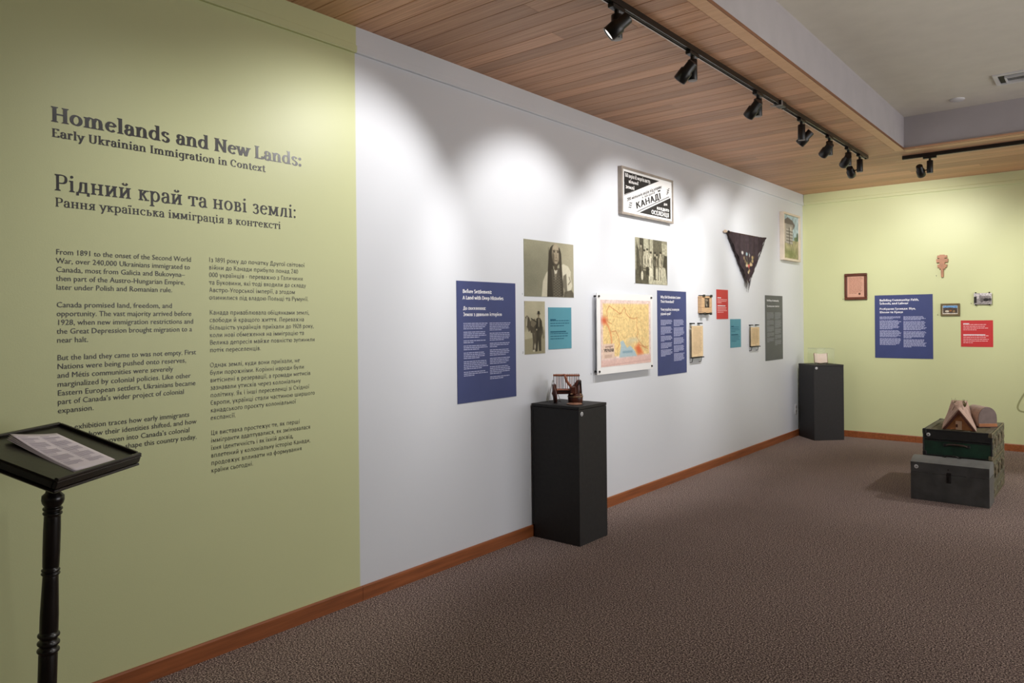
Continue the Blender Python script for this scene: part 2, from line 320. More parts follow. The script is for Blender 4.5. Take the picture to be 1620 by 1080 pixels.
def upper(ch):
    low = ch.lower()
    if low == ch or low not in G: return G['o']
    adv, st = G[low]; out = []
    for c in filter(None, st.split(';')):
        t = c.split(); fl = []
        while t and t[-1].isalpha() and len(t) > 1: fl.append(t.pop())
        v = [float(x) for x in t[1:]]
        if t[0] == 'V': v = [v[0]*1.12, v[1]*1.43, v[2]*1.43]
        elif t[0] == 'A': v = [v[0]*1.12, v[1]*1.43, v[2]*1.12, v[3]*1.43, v[4], v[5]]
        else: v = [q*(1.12 if i % 2 == 0 else (1.43 if q > -.1 else 1)) for i, q in enumerate(v)]
        out.append(' '.join([t[0]]+['%.3f' % q for q in v]+fl))
    return adv*1.12, ';'.join(out)
def spline(p, n=5):
    P = [p[0]]+p+[p[-1]]; out = []
    for i in range(1, len(P)-2):
        for k in range(n):
            t = k/n; a, b, c, d = P[i-1:i+3]
            out.append(tuple(.5*((2*b[j])+(-a[j]+c[j])*t+(2*a[j]-5*b[j]+4*c[j]-d[j])*t*t+(-a[j]+3*b[j]-3*c[j]+d[j])*t**3) for j in (0, 1)))
    out.append(p[-1]); return out
def glyph_mesh(ch, A_, B_, serif):
    """returns advance, 2D verts, faces. A_ thick, B_ thin pen"""
    adv, st = G[ch] if ch in G else upper(ch)
    V, F, LY = [], [], []
    ang = R(14) if serif else 0
    def lay():
        k = (LY[-1]+1) if LY else 0
        LY.extend([k]*(len(V)-len(LY)))
    def width(dx, dy):
        l = math.hypot(dx, dy) or 1; nx, ny = -dy/l, dx/l
        return math.hypot(A_*(nx*math.cos(ang)+ny*math.sin(ang)*-1), B_*(nx*math.sin(ang)+ny*math.cos(ang)))
    def ribbon(pts, closed=False):
        n = len(pts); o = len(V)
        for i, p in enumerate(pts):
            a = pts[(i-1) % n] if closed else pts[max(i-1, 0)]; b = pts[(i+1) % n] if closed else pts[min(i+1, n-1)]
            dx, dy = b[0]-a[0], b[1]-a[1]; l = math.hypot(dx, dy) or 1; h = width(dx, dy)/2
            V.append((p[0]-dy/l*h, p[1]+dx/l*h)); V.append((p[0]+dy/l*h, p[1]-dx/l*h))
        for i in range(n if closed else n-1):
            j = (i+1) % n; F.append((o+2*i+1, o+2*j+1, o+2*j, o+2*i))
        lay()
    def quad(*q): o = len(V); V.extend(q); F.append(tuple(range(o, o+len(q)))); lay()
    def disc(x, y, r):
        quad(*[(x+r*math.cos(k*math.pi/4), y+r*math.sin(k*math.pi/4)) for k in range(8)])
    sh, se = .055, .085
    def ser(x, y, dn, sides, hw):
        y1 = y+sh if dn else y-sh
        xl = x-hw-(se if 'l' in sides else 0); xr = x+hw+(se if 'r' in sides else 0)
        lo, hi = min(y, y1), max(y, y1)
        quad((xl, lo), (xr, lo), (xr, hi), (xl, hi))
        y2 = y1+.05 if dn else y1-.05
        if 'l' in sides: quad(*([(xl+.02, y1), (x-hw+.005, y1), (x-hw+.005, y2)]))
        if 'r' in sides: quad(*([(x+hw-.005, y1), (xr-.02, y1), (x+hw-.005, y2)]))
    for c in filter(None, st.split(';')):
        t = c.split(); fl = ''
        while len(t) > 1 and t[-1].isalpha(): fl += t.pop()
        v = [float(x) for x in t[1:]]; k = t[0]
        if k == 'V':
            x, y0, y1 = v; hw = A_/2
            quad((x-hw, y0), (x+hw, y0), (x+hw, y1), (x-hw, y1))
            if serif:
                if 'b' in fl: ser(x, y0, True, 'lr', hw)
                if 'r' in fl: ser(x, y0, True, 'r', hw)
                if 't' in fl: ser(x, y1, False, 'lr', hw)
                if 'p' in fl: ser(x, y1, False, 'l', hw)
        elif k == 'L':
            x0, y0, x1, y1 = v
            if y0 == y1 or x0 == x1 or abs(x0-x1) < .03: ribbon([(x0, y0), (x1, y1)])
            else:
                w_ = width(x1-x0, y1-y0); l = math.hypot(x1-x0, y1-y0); h = w_*l/abs(y1-y0)/2
                quad((x0-h, y0), (x0+h, y0), (x1+h, y1), (x1-h, y1))
                if serif:
                    for (x, y) in ((x0, y0), (x1, y1)):
                        top = y == max(y0, y1)
                        if (top and 't' in fl) or (not top and 'b' in fl): ser(x, y, not top, 'lr', h)
        elif k == 'A':
            cx, cy, rx, ry, a0, a1 = v; full = a1-a0 >= 359; n = 20 if full else 16
            rx_, ry_ = rx, ry-B_/2
            pts = [(cx+rx_*math.cos(R(a0+(a1-a0)*i/n)), cy+ry_*math.sin(R(a0+(a1-a0)*i/n))) for i in range(n if full else n+1)]
            ribbon(pts, full)
        elif k == 'S':
            ribbon(spline([(v[i], v[i+1]) for i in range(0, len(v), 2)]))
        elif k == 'D': disc(v[0], v[1], max(A_*.62, .075))
        elif k == 'O' and serif: disc(v[0], v[1], A_*.52)
        elif k == 'q' and serif: ser(v[0], v[1], v[1] < .3, 'l', A_/2)
    F2 = []
    for q in F:
        a = sum(V[q[i]][0]*V[q[(i+1) % len(q)]][1]-V[q[(i+1) % len(q)]][0]*V[q[i]][1] for i in range(len(q)))
        F2.append(q if a > 0 else q[::-1])
    return adv, [(p[0], p[1], LY[i]) for i, p in enumerate(V)], F2
CACHE = {}
def text2d(s, cap, thick=.1, thin=None, serif=False, width=None, track=.0, sx=1.0):
    """2D mesh of a line, origin at the baseline start; cap = capital height"""
    thin = thick if thin is None else thin
    V, F = [], []; x = 0
    for ch in s:
        key = (ch, thick, thin, serif)
        if key not in CACHE: CACHE[key] = glyph_mesh(ch, thick, thin, serif)
        adv, gv, gf = CACHE[key]; o = len(V)
        V += [(x+a, b, l) for a, b, l in gv]; F += [tuple(i+o for i in q) for q in gf]; x += adv+track
    k = (width/(x*cap)) if width else sx
    return [(a*cap*k, b*cap, l) for a, b, l in V], F, x*cap*k
def gill2d(s, size, width=None):
    c = bpy.data.curves.new('line', 'FONT'); c.body = s; c.size = size; c.resolution_u = 2; c.offset = 0
    o = bpy.data.objects.new('line', c); COL.objects.link(o)
    me = o.to_mesh(); V = [(v.co.x, v.co.y) for v in me.vertices]; F = [tuple(p.vertices) for p in me.polygons]
    o.to_mesh_clear(); bpy.data.objects.remove(o); bpy.data.curves.remove(c)
    k = width/max(v[0] for v in V) if width else 1
    F2 = []
    for q in F:
        a = sum(V[q[i]][0]*V[q[(i+1) % len(q)]][1]-V[q[(i+1) % len(q)]][0]*V[q[i]][1] for i in range(len(q)))
        F2.append(q if a > 0 else q[::-1])
    return [(a*k, b) for a, b in V], F2, max(v[0] for v in V)*k
def put2d(mb, t, x, z, y=0, ang=0, sc=1):
    """place a 2D mesh on the plane y (facing -y) of local space"""
    V, F = t[0], t[1]; c, s = math.cos(ang), math.sin(ang)
    mb.add([(x+c*p[0]*sc-s*p[1]*sc, y-(p[2]*2.5e-5 if len(p) > 2 else 0), z+s*p[0]*sc+c*p[1]*sc) for p in V], F); return mb
def dashes(mb, x, z, w, n, pitch, h, y, rnd, last=.6):
    """far too small to read: a paragraph of n lines as word-long marks"""
    for i in range(n):
        W = w*(last if i == n-1 and n > 1 else rnd.uniform(.86, 1)); cx = x
        while cx < x+W-.004:
            l = min(rnd.uniform(.012, .04), x+W-cx)
            mb.box(cx, cx+l, y, y+.0004, z-i*pitch-h, z-i*pitch); cx += l+.0045

# ------------------------------------------------------------------ painted prints (colour per vertex)
class Pic:
    def __init__(s, w, h, nx, bg):
        s.w, s.h = w, h; s.nx = nx; s.ny = max(2, int(nx*h/w)); s.asp = w/h
        u = np.linspace(0, 1, s.nx); v = np.linspace(0, 1, s.ny)
        s.U, s.V = np.meshgrid(u, v)                 # v = 0 at the top
        s.X, s.Y = s.U*s.asp, s.V
        s.c = np.zeros((s.ny, s.nx, 3)); s.c[:] = bg; s.soft = 1.2/s.ny
        s.rng = np.random.RandomState(int(w*1000)+nx)
    def blend(s, m, col, a=1):
        m = (np.clip(m, 0, 1)*a)[..., None]; s.c = s.c*(1-m)+np.array(col, float)*m
    def ell(s, cx, cy, rx, ry, col, a=1, soft=None):
        k = soft or s.soft
        d = np.sqrt(((s.U-cx)/rx)**2+((s.V-cy)/ry)**2)-1
        s.blend(.5-d*ry/k/2, col, a)
    def poly(s, pts, col, a=1, soft=None):
        k = soft or s.soft; P = [(x*s.asp, y) for x, y in pts]; n = len(P)
        d = np.full(s.U.shape, 1e9); ins = np.zeros(s.U.shape, bool)
        for i in range(n):
            ax, ay = P[i]; bx, by = P[(i+1) % n]; ex, ey = bx-ax, by-ay
            t = np.clip(((s.X-ax)*ex+(s.Y-ay)*ey)/(ex*ex+ey*ey+1e-12), 0, 1)
            d = np.minimum(d, np.hypot(s.X-ax-t*ex, s.Y-ay-t*ey))
            c = ((ay > s.Y) != (by > s.Y)) & (s.X < (bx-ax)*(s.Y-ay)/((by-ay) or 1e-12)+ax)
            ins ^= c
        d = np.where(ins, -d, d); s.blend(.5-d/k/2, col, a)
    def line(s, pts, wd, col, a=1, soft=None):
        k = soft or s.soft; d = np.full(s.U.shape, 1e9)
        for (x0, y0), (x1, y1) in zip(pts, pts[1:]):
            ax, ay, ex, ey = x0*s.asp, y0, (x1-x0)*s.asp, y1-y0
            t = np.clip(((s.X-ax)*ex+(s.Y-ay)*ey)/(ex*ex+ey*ey+1e-12), 0, 1)
            d = np.minimum(d, np.hypot(s.X-ax-t*ex, s.Y-ay-t*ey))
        s.blend(.5-(d-wd/2)/k/2, col, a)
    def noise(s, amp, cells=None):
        if cells:
            g = s.rng.rand(cells+2, int(cells*s.asp)+3)
            yy = s.V*cells; xx = s.U*(g.shape[1]-2); iy = yy.astype(int); ix = xx.astype(int); fy = yy-iy; fx = xx-ix
            fy = fy*fy*(3-2*fy); fx = fx*fx*(3-2*fx)
            n = (g[iy, ix]*(1-fx)+g[iy, ix+1]*fx)*(1-fy)+(g[iy+1, ix]*(1-fx)+g[iy+1, ix+1]*fx)*fy
        else: n = s.rng.rand(s.ny, s.nx)
        s.c *= (1+(n-.5)*2*amp)[..., None]
    def mesh(s, name, m, parent, x0, z0, y=0, thick=.002):
        """front face on plane y (facing -y), lower-left at x0,z0"""
        c = np.clip(s.c/255, 0, 1); c = np.where(c <= .04045, c/12.92, ((c+.055)/1.055)**2.4)
        nx, ny = s.nx, s.ny
        V = [(x0+s.w*i/(nx-1), y-thick, z0+s.h*(1-j/(ny-1))) for j in range(ny) for i in range(nx)]
        F = [(j*nx+i, (j+1)*nx+i, (j+1)*nx+i+1, j*nx+i+1) for j in range(ny-1) for i in range(nx-1)]
        cols = np.ones((nx*ny, 4)); cols[:, :3] = c.reshape(-1, 3)
        o = len(V); V += [(x0, y, z0), (x0+s.w, y, z0), (x0+s.w, y, z0+s.h), (x0, y, z0+s.h)]
        k = [(ny-1)*nx, ny*nx-1, nx-1, 0]
        F += [(k[i], o+i, o+(i+1) % 4, k[(i+1) % 4]) for i in range(4)]+[(o+3, o+2, o+1, o)]
        cols = np.vstack([cols, np.array([cols[i] for i in k])])
        me = bpy.data.meshes.new(name); me.from_pydata(V, [], F)
        at = me.color_attributes.new('print', 'FLOAT_COLOR', 'POINT'); at.data.foreach_set('color', cols.ravel())
        me.materials.append(m); me.update()
        return link(name, me, parent)
M_PRINT = vcol_mat('printed_photo'); M_CANVAS = vcol_mat('painted_canvas', .6, .3); M_CLOTH = vcol_mat('embroidered_cloth', .9, .1)
# ================================================================== THE SETTING
struct(MB().box(-.15, 0, YB, D+.15, 0, H2+.1).build('wall_left', M_LEFT))
struct(MB().box(0, XR, D, D+.15, 0, H2+.1).build('wall_back', M_BACK))
struct(MB().box(XR, XR+.15, YB, D+.15, 0, H2+.1).build('wall_right', M_ROOM))
struct(MB().box(0, XR, YB-.15, YB, 0, H2+.1).build('wall_rear', M_ROOM))
struct(MB().box(-.15, XR+.15, YB-.15, D+.15, -.1, 0).build('floor', M_CARPET))
# upper ceiling of the coffer and the four coffer sides
CX1, CY0 = 5.6, -1.4
struct(MB().box(X2-.1, XR, YB, D2+.1, H2, H2+.1).build('ceiling', M_WHITE))
zc0 = H+.02
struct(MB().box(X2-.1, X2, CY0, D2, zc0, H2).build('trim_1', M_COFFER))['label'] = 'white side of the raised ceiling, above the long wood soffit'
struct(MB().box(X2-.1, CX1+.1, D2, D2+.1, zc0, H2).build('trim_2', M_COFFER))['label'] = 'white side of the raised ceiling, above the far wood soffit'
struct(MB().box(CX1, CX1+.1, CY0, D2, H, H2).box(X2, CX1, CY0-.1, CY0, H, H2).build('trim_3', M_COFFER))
# wood soffit: backing with every cedar board under it
TH = .016
sof = MB().box(0, X2-.1, YB, D, H+TH, H+TH+.08).box(X2-.1, XR, D2+.1, D, H+TH, H+TH+.08)
sof.box(CX1+.1, XR, YB, D2+.1, H, H+.1).box(X2-.1, CX1+.1, YB, CY0-.1, H, H+.1)
sof = struct(sof.build('soffit', M_DARKWOOD)); sof['label'] = 'dark backing board behind the cedar boards of the lowered ceiling'
PITCH = .1325; plank_me = {}
rp = random.Random(4)
def plank(x0, x1, y, wd):
    key = round(wd, 4)
    if key not in plank_me:
        mb = MB().box(-.5, .5, .0012, wd-.0012, 0, TH, b=.0)
        # small V at the lower long edges
        mb = MB().prism([(.0010, TH), (.0010, .004), (.0035, 0), (wd-.0035, 0), (wd-.0010, .004), (wd-.0010, TH)], 'x', -.5, .5)
        me = bpy.data.meshes.new('plank'); me.from_pydata(mb.v, [], mb.f); me.materials.append(M_PLANK); me.update(); plank_me[key] = me
    o = link('plank', plank_me[key], sof, ((x0+x1)/2, y, H)); o.scale = (x1-x0-.0015, 1, 1)
SX = X2-.080                     # inner edge of the plain edging board
rows = [2.325+PITCH*k for k in range(-14, 60)]
for y in rows:
    if y+PITCH < D2-.0:
        if rp.random() < .24:
            c = rp.uniform(.35, 1.25); plank(0, c, y, PITCH); plank(c, SX, y, PITCH)
        else: plank(0, SX, y, PITCH)
    elif y < D:
        wd = min(PITCH, D-y)
        if wd < .02: continue
        if y < D2+.075: cuts = [0, SX] if y+PITCH < D2+.09 else [0, rp.uniform(1.7, 2.6), 4.7, XR]
        else: cuts = [0]+sorted(rp.sample([.9, 1.45, 2.1, 2.9, 3.4], 1))+[rp.uniform(4.2, 5.2), XR]
        for a, b in zip(cuts, cuts[1:]): plank(a, b, y, wd)
# plain edging board around the opening, with its darker edge
t4 = struct(MB().box(SX+.003, X2, -1.4, D2-.9, H-.002, H+.018).box(SX+.003, X2, D2-.897, D2+.001, H-.002, H+.018).build('trim_4', M_STRIP))
t4['label'] = 'plain cedar edging board along the long side of the opening'
MB().box(X2, X2+.003, -1.4, D2, H-.002, H+.0185).build('edge', M_FASCIA, t4)
t5 = struct(MB().box(X2-.0, CX1, D2+.004, D2+.095, H-.002, H+.018).build('trim_5', M_STRIP))
t5['label'] = 'plain cedar edging board along the far side of the opening'
MB().box(X2, CX1, D2, D2+.004, H-.002, H+.0185).build('edge', M_FASCIA, t5)
# picture rail: flat frieze with a stepped lower moulding, painted like the walls
struct(MB().prism([(0, H), (.012, H), (.012, 3.078), (.014, 3.076), (.014, 3.073), (.021, 3.070), (.021, 3.039), (.017, 3.033), (0, 3.033)], 'y', YB, D).build('trim_6', M_LEFT))['label'] = 'stepped picture rail painted green and white with the left wall'
struct(MB().prism([(D, H), (D-.012, H), (D-.012, 3.078), (D-.014, 3.076), (D-.014, 3.073), (D-.021, 3.070), (D-.021, 3.039), (D-.017, 3.033), (D, 3.033)], 'x', .021, XR).build('trim_7', M_BACK))['label'] = 'stepped picture rail painted green with the far wall'
# baseboards: lengths of stained wood butted together
def board_prof(f): return [(f(0), 0), (f(.013), 0), (f(.013), .074), (f(.009), .081), (f(0), .081)]
bl = struct(MB().prism([(0, 0), (.004, 0), (.004, .078), (0, .078)], 'y', YB, D).build('baseboard_left', M_DARKWOOD))
for a, b in ((YB, .9), (.9, 2.613), (2.613, 5.02), (5.02, 7.6), (7.6, D)):
    MB().prism(board_prof(lambda q: q), 'y', a+.001, b-.001).build('board', M_BASE, bl)
bb = struct(MB().prism([(D, 0), (D-.004, 0), (D-.004, .078), (D, .078)], 'x', .014, XR).build('baseboard_back', M_DARKWOOD))
for a, b in ((.014, 1.33), (1.33, 3.7), (3.7, XR)):
    MB().prism(board_prof(lambda q: D-q), 'x', a+.001, b-.001).build('board', M_BASE, bb)

# ceiling vent in the raised ceiling, and a round blank plate
v = thing('ceiling_vent', 'white louvred air vent at the right edge of the raised ceiling', 'vent', (2.47, 7.14, H2))
MB().box(0, 1.25, 0, .03, -.012, 0).box(0, 1.25, .29, .32, -.012, 0).box(0, .03, .03, .29, -.012, 0).box(1.22, 1.25, .03, .29, -.012, 0).build('frame', M_WPLASTIC, v)
MB().box(.03, 1.22, .03, .29, -.002, 0).build('backing', M_BLACKM, v)
MB().box(.075, 1.17, .075, .085, -.022, -.002).box(.075, 1.17, .235, .245, -.022, -.002).box(.075, .085, .085, .235, -.022, -.002).box(1.16, 1.17, .085, .235, -.022, -.002).build('inner_frame', M_WPLASTIC, v)
for k in range(4): MB().box(.085, 1.16, 0, .02, -.001, .001, Matrix.Translation((0, .1+k*.036, -.012)) @ Matrix.Rotation(R(35), 4, 'X')).build('slat', M_WPLASTIC, v)
for k in range(5): MB().box(.085+.2*k+.12, .085+.2*k+.128, .087, .233, -.024, -.018).build('fin', M_WPLASTIC, v)
v = tag(MB().lathe([(.0, -.012), (.055, -.012), (.062, -.006), (.062, 0)], 24, cap=False).build('ceiling_cover', M_WPLASTIC, None, (2.138, 7.713, H2)), 'small round white cover plate on the raised ceiling', 'cover plate')

# light switch plate low on the left wall behind the corner plinth
o = thing('outlet', 'white outlet plate low on the left wall beside the corner plinth', 'outlet', on_left(9.705, .288), RL)
MB().box(0, .075, -.007, 0, 0, .125, b=.003).build('cover_plate', M_WPLASTIC, o)
for z in (.022, .074): MB().box(.022, .053, -.009, -.007, z, z+.03).build('socket', M_GREY, o)

# ================================================================== WALL LETTERING
def wall_text(name, label, cat, y0, lines, root_z, maker):
    """lines: (text, baseline z, right end y or None, extra)"""
    t = thing(name, label, cat, (0, y0, root_z), RL)
    for ln in lines:
        mb = MB(); put2d(mb, maker(ln, y0), 0, ln[1]-root_z, -.0012); mb.build('text_line', M_INK, t)
    return t
def headmk(thk, thn):
    return lambda ln, y0: text2d(ln[0], ln[3], thk, thn, True, width=ln[2]-y0+.01, track=.03)
wall_text('title_lettering', 'large bold black English title line on the green wall', 'lettering', 1.095,
          [('Homelands and New Lands:', 2.353, 2.247, .061)], 2.354, headmk(.215, .085))
wall_text('title_lettering', 'smaller black English subtitle directly under the large bold title', 'lettering', 1.097,
          [('Early Ukrainian Immigration in Context', 2.293, 2.035, .034)], 2.294, headmk(.19, .08))
wall_text('title_lettering', 'large black Ukrainian title line on the green wall', 'lettering', 1.104,
          [('Рідний край та нові землі:', 2.082, 2.212, .065)], 2.084, headmk(.15, .065))
wall_text('title_lettering', 'smaller black Ukrainian subtitle directly above the two text columns', 'lettering', 1.106,
          [('Рання українська імміграція в контексті', 2.018, 2.118, .036)], 2.019, headmk(.145, .065))
EN = ["From 1891 to the onset of the Second World", "War, over 240,000 Ukrainians immigrated to", "Canada, most from Galicia and Bukovyna–", "then part of the Austro-Hungarian Empire,", "later under Polish and Romanian rule.", "",
      "Canada promised land, freedom, and", "opportunity. The vast majority arrived before", "1928, when new immigration restrictions and", "the Great Depression brought migration to a", "near halt.", "",
      "But the land they came to was not empty. First", "Nations were being pushed onto reserves,", "and Métis communities were severely", "marginalized by colonial policies. Like other", "Eastern European settlers, Ukrainians became", "part of Canada’s wider project of colonial", "expansion.", "",
      "This exhibition traces how early immigrants", "adapted, how their identities shifted, and how", "their stories, woven into Canada’s colonial", "history, continue to shape this country today."]
ENX = [1.659, 1.654, 1.63, 1.629, 1.571, 0, 1.569, 1.658, 1.666, 1.66, 1.222, 0, 1.678, 1.631, 1.572, 1.652, 1.674, 1.619, 1.24, 0, 1.643, 1.677, 1.643, 1.676]
wall_text('text_column', 'left column of small black English text on the green wall', 'lettering', 1.107,
          [(s, 1.838-.0351*i-.010, x, 0) for i, (s, x) in enumerate(zip(EN, ENX)) if s], .99,
          lambda ln, y0: gill2d(ln[0], .0312, ln[2]-y0))
UK = ["Із 1891 року до початку Другої світової", "війни до Канади прибуло понад 240", "000 українців - переважно з Галичини", "та Буковини, які тоді входили до складу", "Австро-Угорської імперії, а згодом", "опинилися під владою Польщі та Румунії.", "",
      "Канада приваблювала обіцянками землі,", "свободи й кращого життя. Переважна", "більшість українців приїхали до 1928 року,", "коли нові обмеження на імміграцію та", "Велика депресія майже повністю зупинили", "потік переселенців.", "",
      "Однак землі, куди вони приїхали, не", "були порожніми. Корінні народи були", "витіснені в резервації, а громади метисів", "зазнавали утисків через колоніальну", "політику. Як і інші переселенці зі Східної", "Європи, українці стали частиною ширшого", "канадського проєкту колоніальної", "експансії.", "",
      "Ця виставка простежує те, як перші", "іммігранти адаптувалися, як змінювалася", "їхня ідентичність і як їхній досвід,", "вплетений у колоніальну історію Канади,", "продовжує впливати на формування", "країни сьогодні."]
UKX = [2.266, 2.226, 2.255, 2.272, 2.207, 2.287, 0, 2.291, 2.259, 2.318, 2.258, 2.324, 2.008, 0, 2.23, 2.256, 2.294, 2.235, 2.286, 2.32, 2.205, 1.872, 0, 2.227, 2.29, 2.187, 2.289, 2.237, 1.96]
wall_text('text_column', 'right column of small black Ukrainian text on the green wall', 'lettering', 1.744,
          [(s, 1.842-.03495*i-.0095, x, 0) for i, (s, x) in enumerate(zip(UK, UKX)) if s], .85,
          lambda ln, y0: text2d(ln[0], .0215, .1, .095, False, width=ln[2]-y0))

# ================================================================== TEXT PANELS
def text_panel(label, loc, rotz, w, h, m, titles, cols, ink=None, pitch=.011, lh=.0045, bold=None, thick=.003, group=None, seed=1):
    t = thing('text_panel', label, 'panel', loc, rotz, group)
    MB().box(0, w, -thick, 0, 0, h).build('panel_board', m, t)
    rnd = random.Random(seed); y = -thick-.0006
    for s, v, x, wd, cap, thk in titles:
        put2d(MB(), text2d(s, cap, thk*1.25, thk*.75, True, width=wd), x, h*(1-v), y).build('title_line', M_WINK, t)
    mb = MB()
    for x, v, cw, paras in cols:
        z = h*(1-v)
        for n in paras:
            dashes(mb, x, z, cw, n, pitch, lh, y, rnd, rnd.uniform(.3, .8)); z -= (n+.9)*pitch
    if cols: mb.build('body_text', ink or M_BODY, t)['kind'] = 'stuff'
    if bold:
        for x, v, l in bold: MB().box(x, x+l, y, y+.0004, h*(1-v)-.009, h*(1-v)).build('heading_mark', M_WINK if ink is None or ink != M_TEALINK else M_TEALINK, t)
    return t
M_BLUE = mat('blue_panel', (65, 74, 121), .5, var=.03, spec=.35); M_GRAYP = mat('grey_panel', (92, 95, 98), .5, var=.03)
M_TEAL = mat('teal_panel', (84, 150, 168), .5, var=.02); M_RED = mat('red_panel', (200, 52, 54), .5, var=.02)
M_BODY = flat('pale_ink', (178, 182, 214)); M_GRAYINK = flat('grey_ink', (138, 141, 144)); M_TEALINK = flat('dark_teal_ink', (30, 92, 116)); M_PINKINK = flat('pink_ink', (244, 196, 196))
text_panel('blue text panel headed Before Settlement, below and left of the portrait photograph', on_left(3.396, 1.016), RL, .592, .787, M_BLUE,
    [('Before Settlement:', .098, .055, .285, .0225, .2), ('A Land with Deep Histories', .15, .055, .405, .0225, .2),
     ('До поселення:', .236, .058, .22, .0225, .17), ('Земля з давньою історією', .287, .058, .385, .0225, .17)],
    [(.06, .345, .235, (4, 4, 2, 3, 4, 5, 3)), (.315, .345, .22, (5, 5, 3, 4, 4, 5, 2))], pitch=.0115, lh=.0052, seed=2)
text_panel('blue text panel headed Why Did Ukrainians Leave, right of the framed map', on_left(6.037, 1.021), RL, .581, .784, M_BLUE,
    [('Why Did Ukrainians Leave', .09, .06, .40, .0235, .2), ('Their Homeland?', .143, .06, .265, .0235, .2),
     ('Чому українці покинули', .235, .06, .37, .0235, .17), ('рідний край?', .287, .06, .2, .0235, .17)],
    [(.06, .345, .225, (5, 7, 5, 5, 6)), (.315, .345, .22, (6, 8, 6, 6, 7))], pitch=.0108, lh=.006, seed=3)
text_panel('grey text panel near the corner, right of the small tan document', on_left(8.69, 1.027), RL, .588, .785, M_GRAYP,
    [('Building a Community', .09, .055, .40, .021, .2), ('Громадське життя', .175, .055, .41, .019, .16)],
    [(.055, .26, .24, (8, 6, 6, 5, 5)), (.32, .26, .22, (8, 9, 6, 5, 6))], ink=M_GRAYINK, pitch=.0108, lh=.0078, seed=4)
text_panel('blue text panel headed Building Community on the green far wall', (.879, D-.001, 1.026), 0, .645, .783, M_BLUE,
    [('Building Community: Faith,', .095, .056, .44, .024, .22), ('Schools, and Labour', .147, .056, .325, .024, .22),
     ('Розбудова Громади: Віра,', .232, .056, .405, .024, .17), ('Школи та Праця', .285, .056, .265, .024, .17)],
    [(.056, .34, .245, (3, 9, 7, 7)), (.325, .34, .255, (4, 9, 7, 8))], pitch=.0125, lh=.0072, seed=5)
text_panel('teal caption panel right of the photograph of a man with a horse', on_left(4.371, 1.327), RL, .295, .312, M_TEAL, [],
    [(.022, .31, .25, (3,)), (.022, .62, .245, (3,))], ink=M_TEALINK, pitch=.019, lh=.006, bold=[(.022, .28, .07), (.022, .57, .2)], seed=6)
text_panel('teal caption panel below and right of the red caption panel on the white wall', on_left(7.668, 1.221), RL, .29, .312, M_TEAL, [],
    [(.022, .27, .24, (4,)), (.022, .56, .24, (5,))], ink=M_TEALINK, pitch=.0165, lh=.005, bold=[(.022, .24, .07), (.022, .53, .18)], seed=7)
text_panel('red caption panel on the white wall beside the small wooden photo frame', on_left(7.32, 1.535), RL, .295, .312, M_RED, [],
    [(.022, .33, .245, (3,)), (.022, .6, .245, (4,))], ink=M_PINKINK, pitch=.0165, lh=.006, bold=[(.022, .265, .09), (.022, .535, .2)], seed=8)
text_panel('red caption panel on the green far wall', (1.814, D, 1.179), 0, .32, .31, M_RED, [],
    [(.024, .15, .25, (4,)), (.024, .57, .26, (5,))], ink=M_PINKINK, pitch=.0205, lh=.0065, bold=[(.024, .11, .06), (.024, .53, .22)], seed=9)

# ================================================================== PHOTOGRAPHS PRINTED FLAT ON THE WALL
def print_thing(name, label, cat, pic, loc, rotz, thick=.0025, m=None):
    t = pic.mesh(name, m or M_PRINT, None, 0, 0, 0, thick); t.location = loc; t.rotation_euler = (0, 0, rotz)
    return tag(t, label, cat)
# portrait of a long-haired man
p = Pic(.615, .408, 210, (150, 147, 124)); p.noise(.07, 7)
p.blend(p.U*1.0, (176, 170, 146), .6); p.ell(.12, .75, .4, .5, (118, 116, 98), .7, .4); p.ell(.88, .15, .25, .3, (166, 158, 134), .6, .3)
p.poly([(.33, 1), (.36, .72), (.43, .56), (.5, .5), (.62, .5), (.62, 1)], (196, 190, 168))
p.poly([(.72, .42), (.78, .38), (.88, .42), (.94, .52), (.93, .62), (.97, .78), (.92, .9), (.93, 1), (.7, 1)], (206, 200, 178))
p.poly([(.78, .6), (.84, .56), (.86, .9), (.8, 1), (.72, 1)], (104, 98, 84), .9); p.line([(.90, .62), (.93, .7), (.88, .76)], .02, (120, 112, 96))
p.poly([(.74, .78), (.8, .84), (.84, 1), (.72, 1)], (150, 144, 124)); p.poly([(.80, .9), (.95, .86), (1, .93), (1, 1), (.78, 1)], (84, 78, 66), .85)
p.ell(.605, .24, .125, .2, (62, 57, 47)); p.poly([(.49, .15), (.46, .5), (.44, 1), (.60, 1), (.57, .5), (.53, .2)], (58, 52, 43))
p.poly([(.53, .5), (.56, 1), (.77, 1), (.75, .6), (.7, .46)], (88, 82, 70))
p.poly([(.585, .5), (.615, .70), (.655, .5)], (202, 196, 176)); p.poly([(.6, .58), (.62, .72), (.65, .56)], (120, 112, 96))
p.ell(.622, .205, .080, .180, (166, 153, 130)); p.poly([(.55, .22), (.575, .35), (.62, .395), (.668, .35), (.695, .22)], (160, 147, 124))
p.poly([(.68, .1), (.70, .5), (.72, .98), (.78, .96), (.75, .5), (.735, .2), (.70, .08)], (60, 54, 45))
p.ell(.575, .28, .022, .09, (104, 94, 78), .8, .03); p.line([(.572, .15), (.61, .145)], .022, (84, 74, 62)); p.line([(.645, .145), (.685, .15)], .022, (84, 74, 62)); p.poly([(.545, .2), (.56, .34), (.6, .39), (.575, .3)], (112, 101, 84), .8, .03); p.poly([(.7, .2), (.69, .34), (.66, .38), (.68, .28)], (122, 111, 92), .7, .03); p.poly([(.58, .385), (.66, .385), (.65, .48), (.62, .52), (.59, .48)], (78, 70, 58))
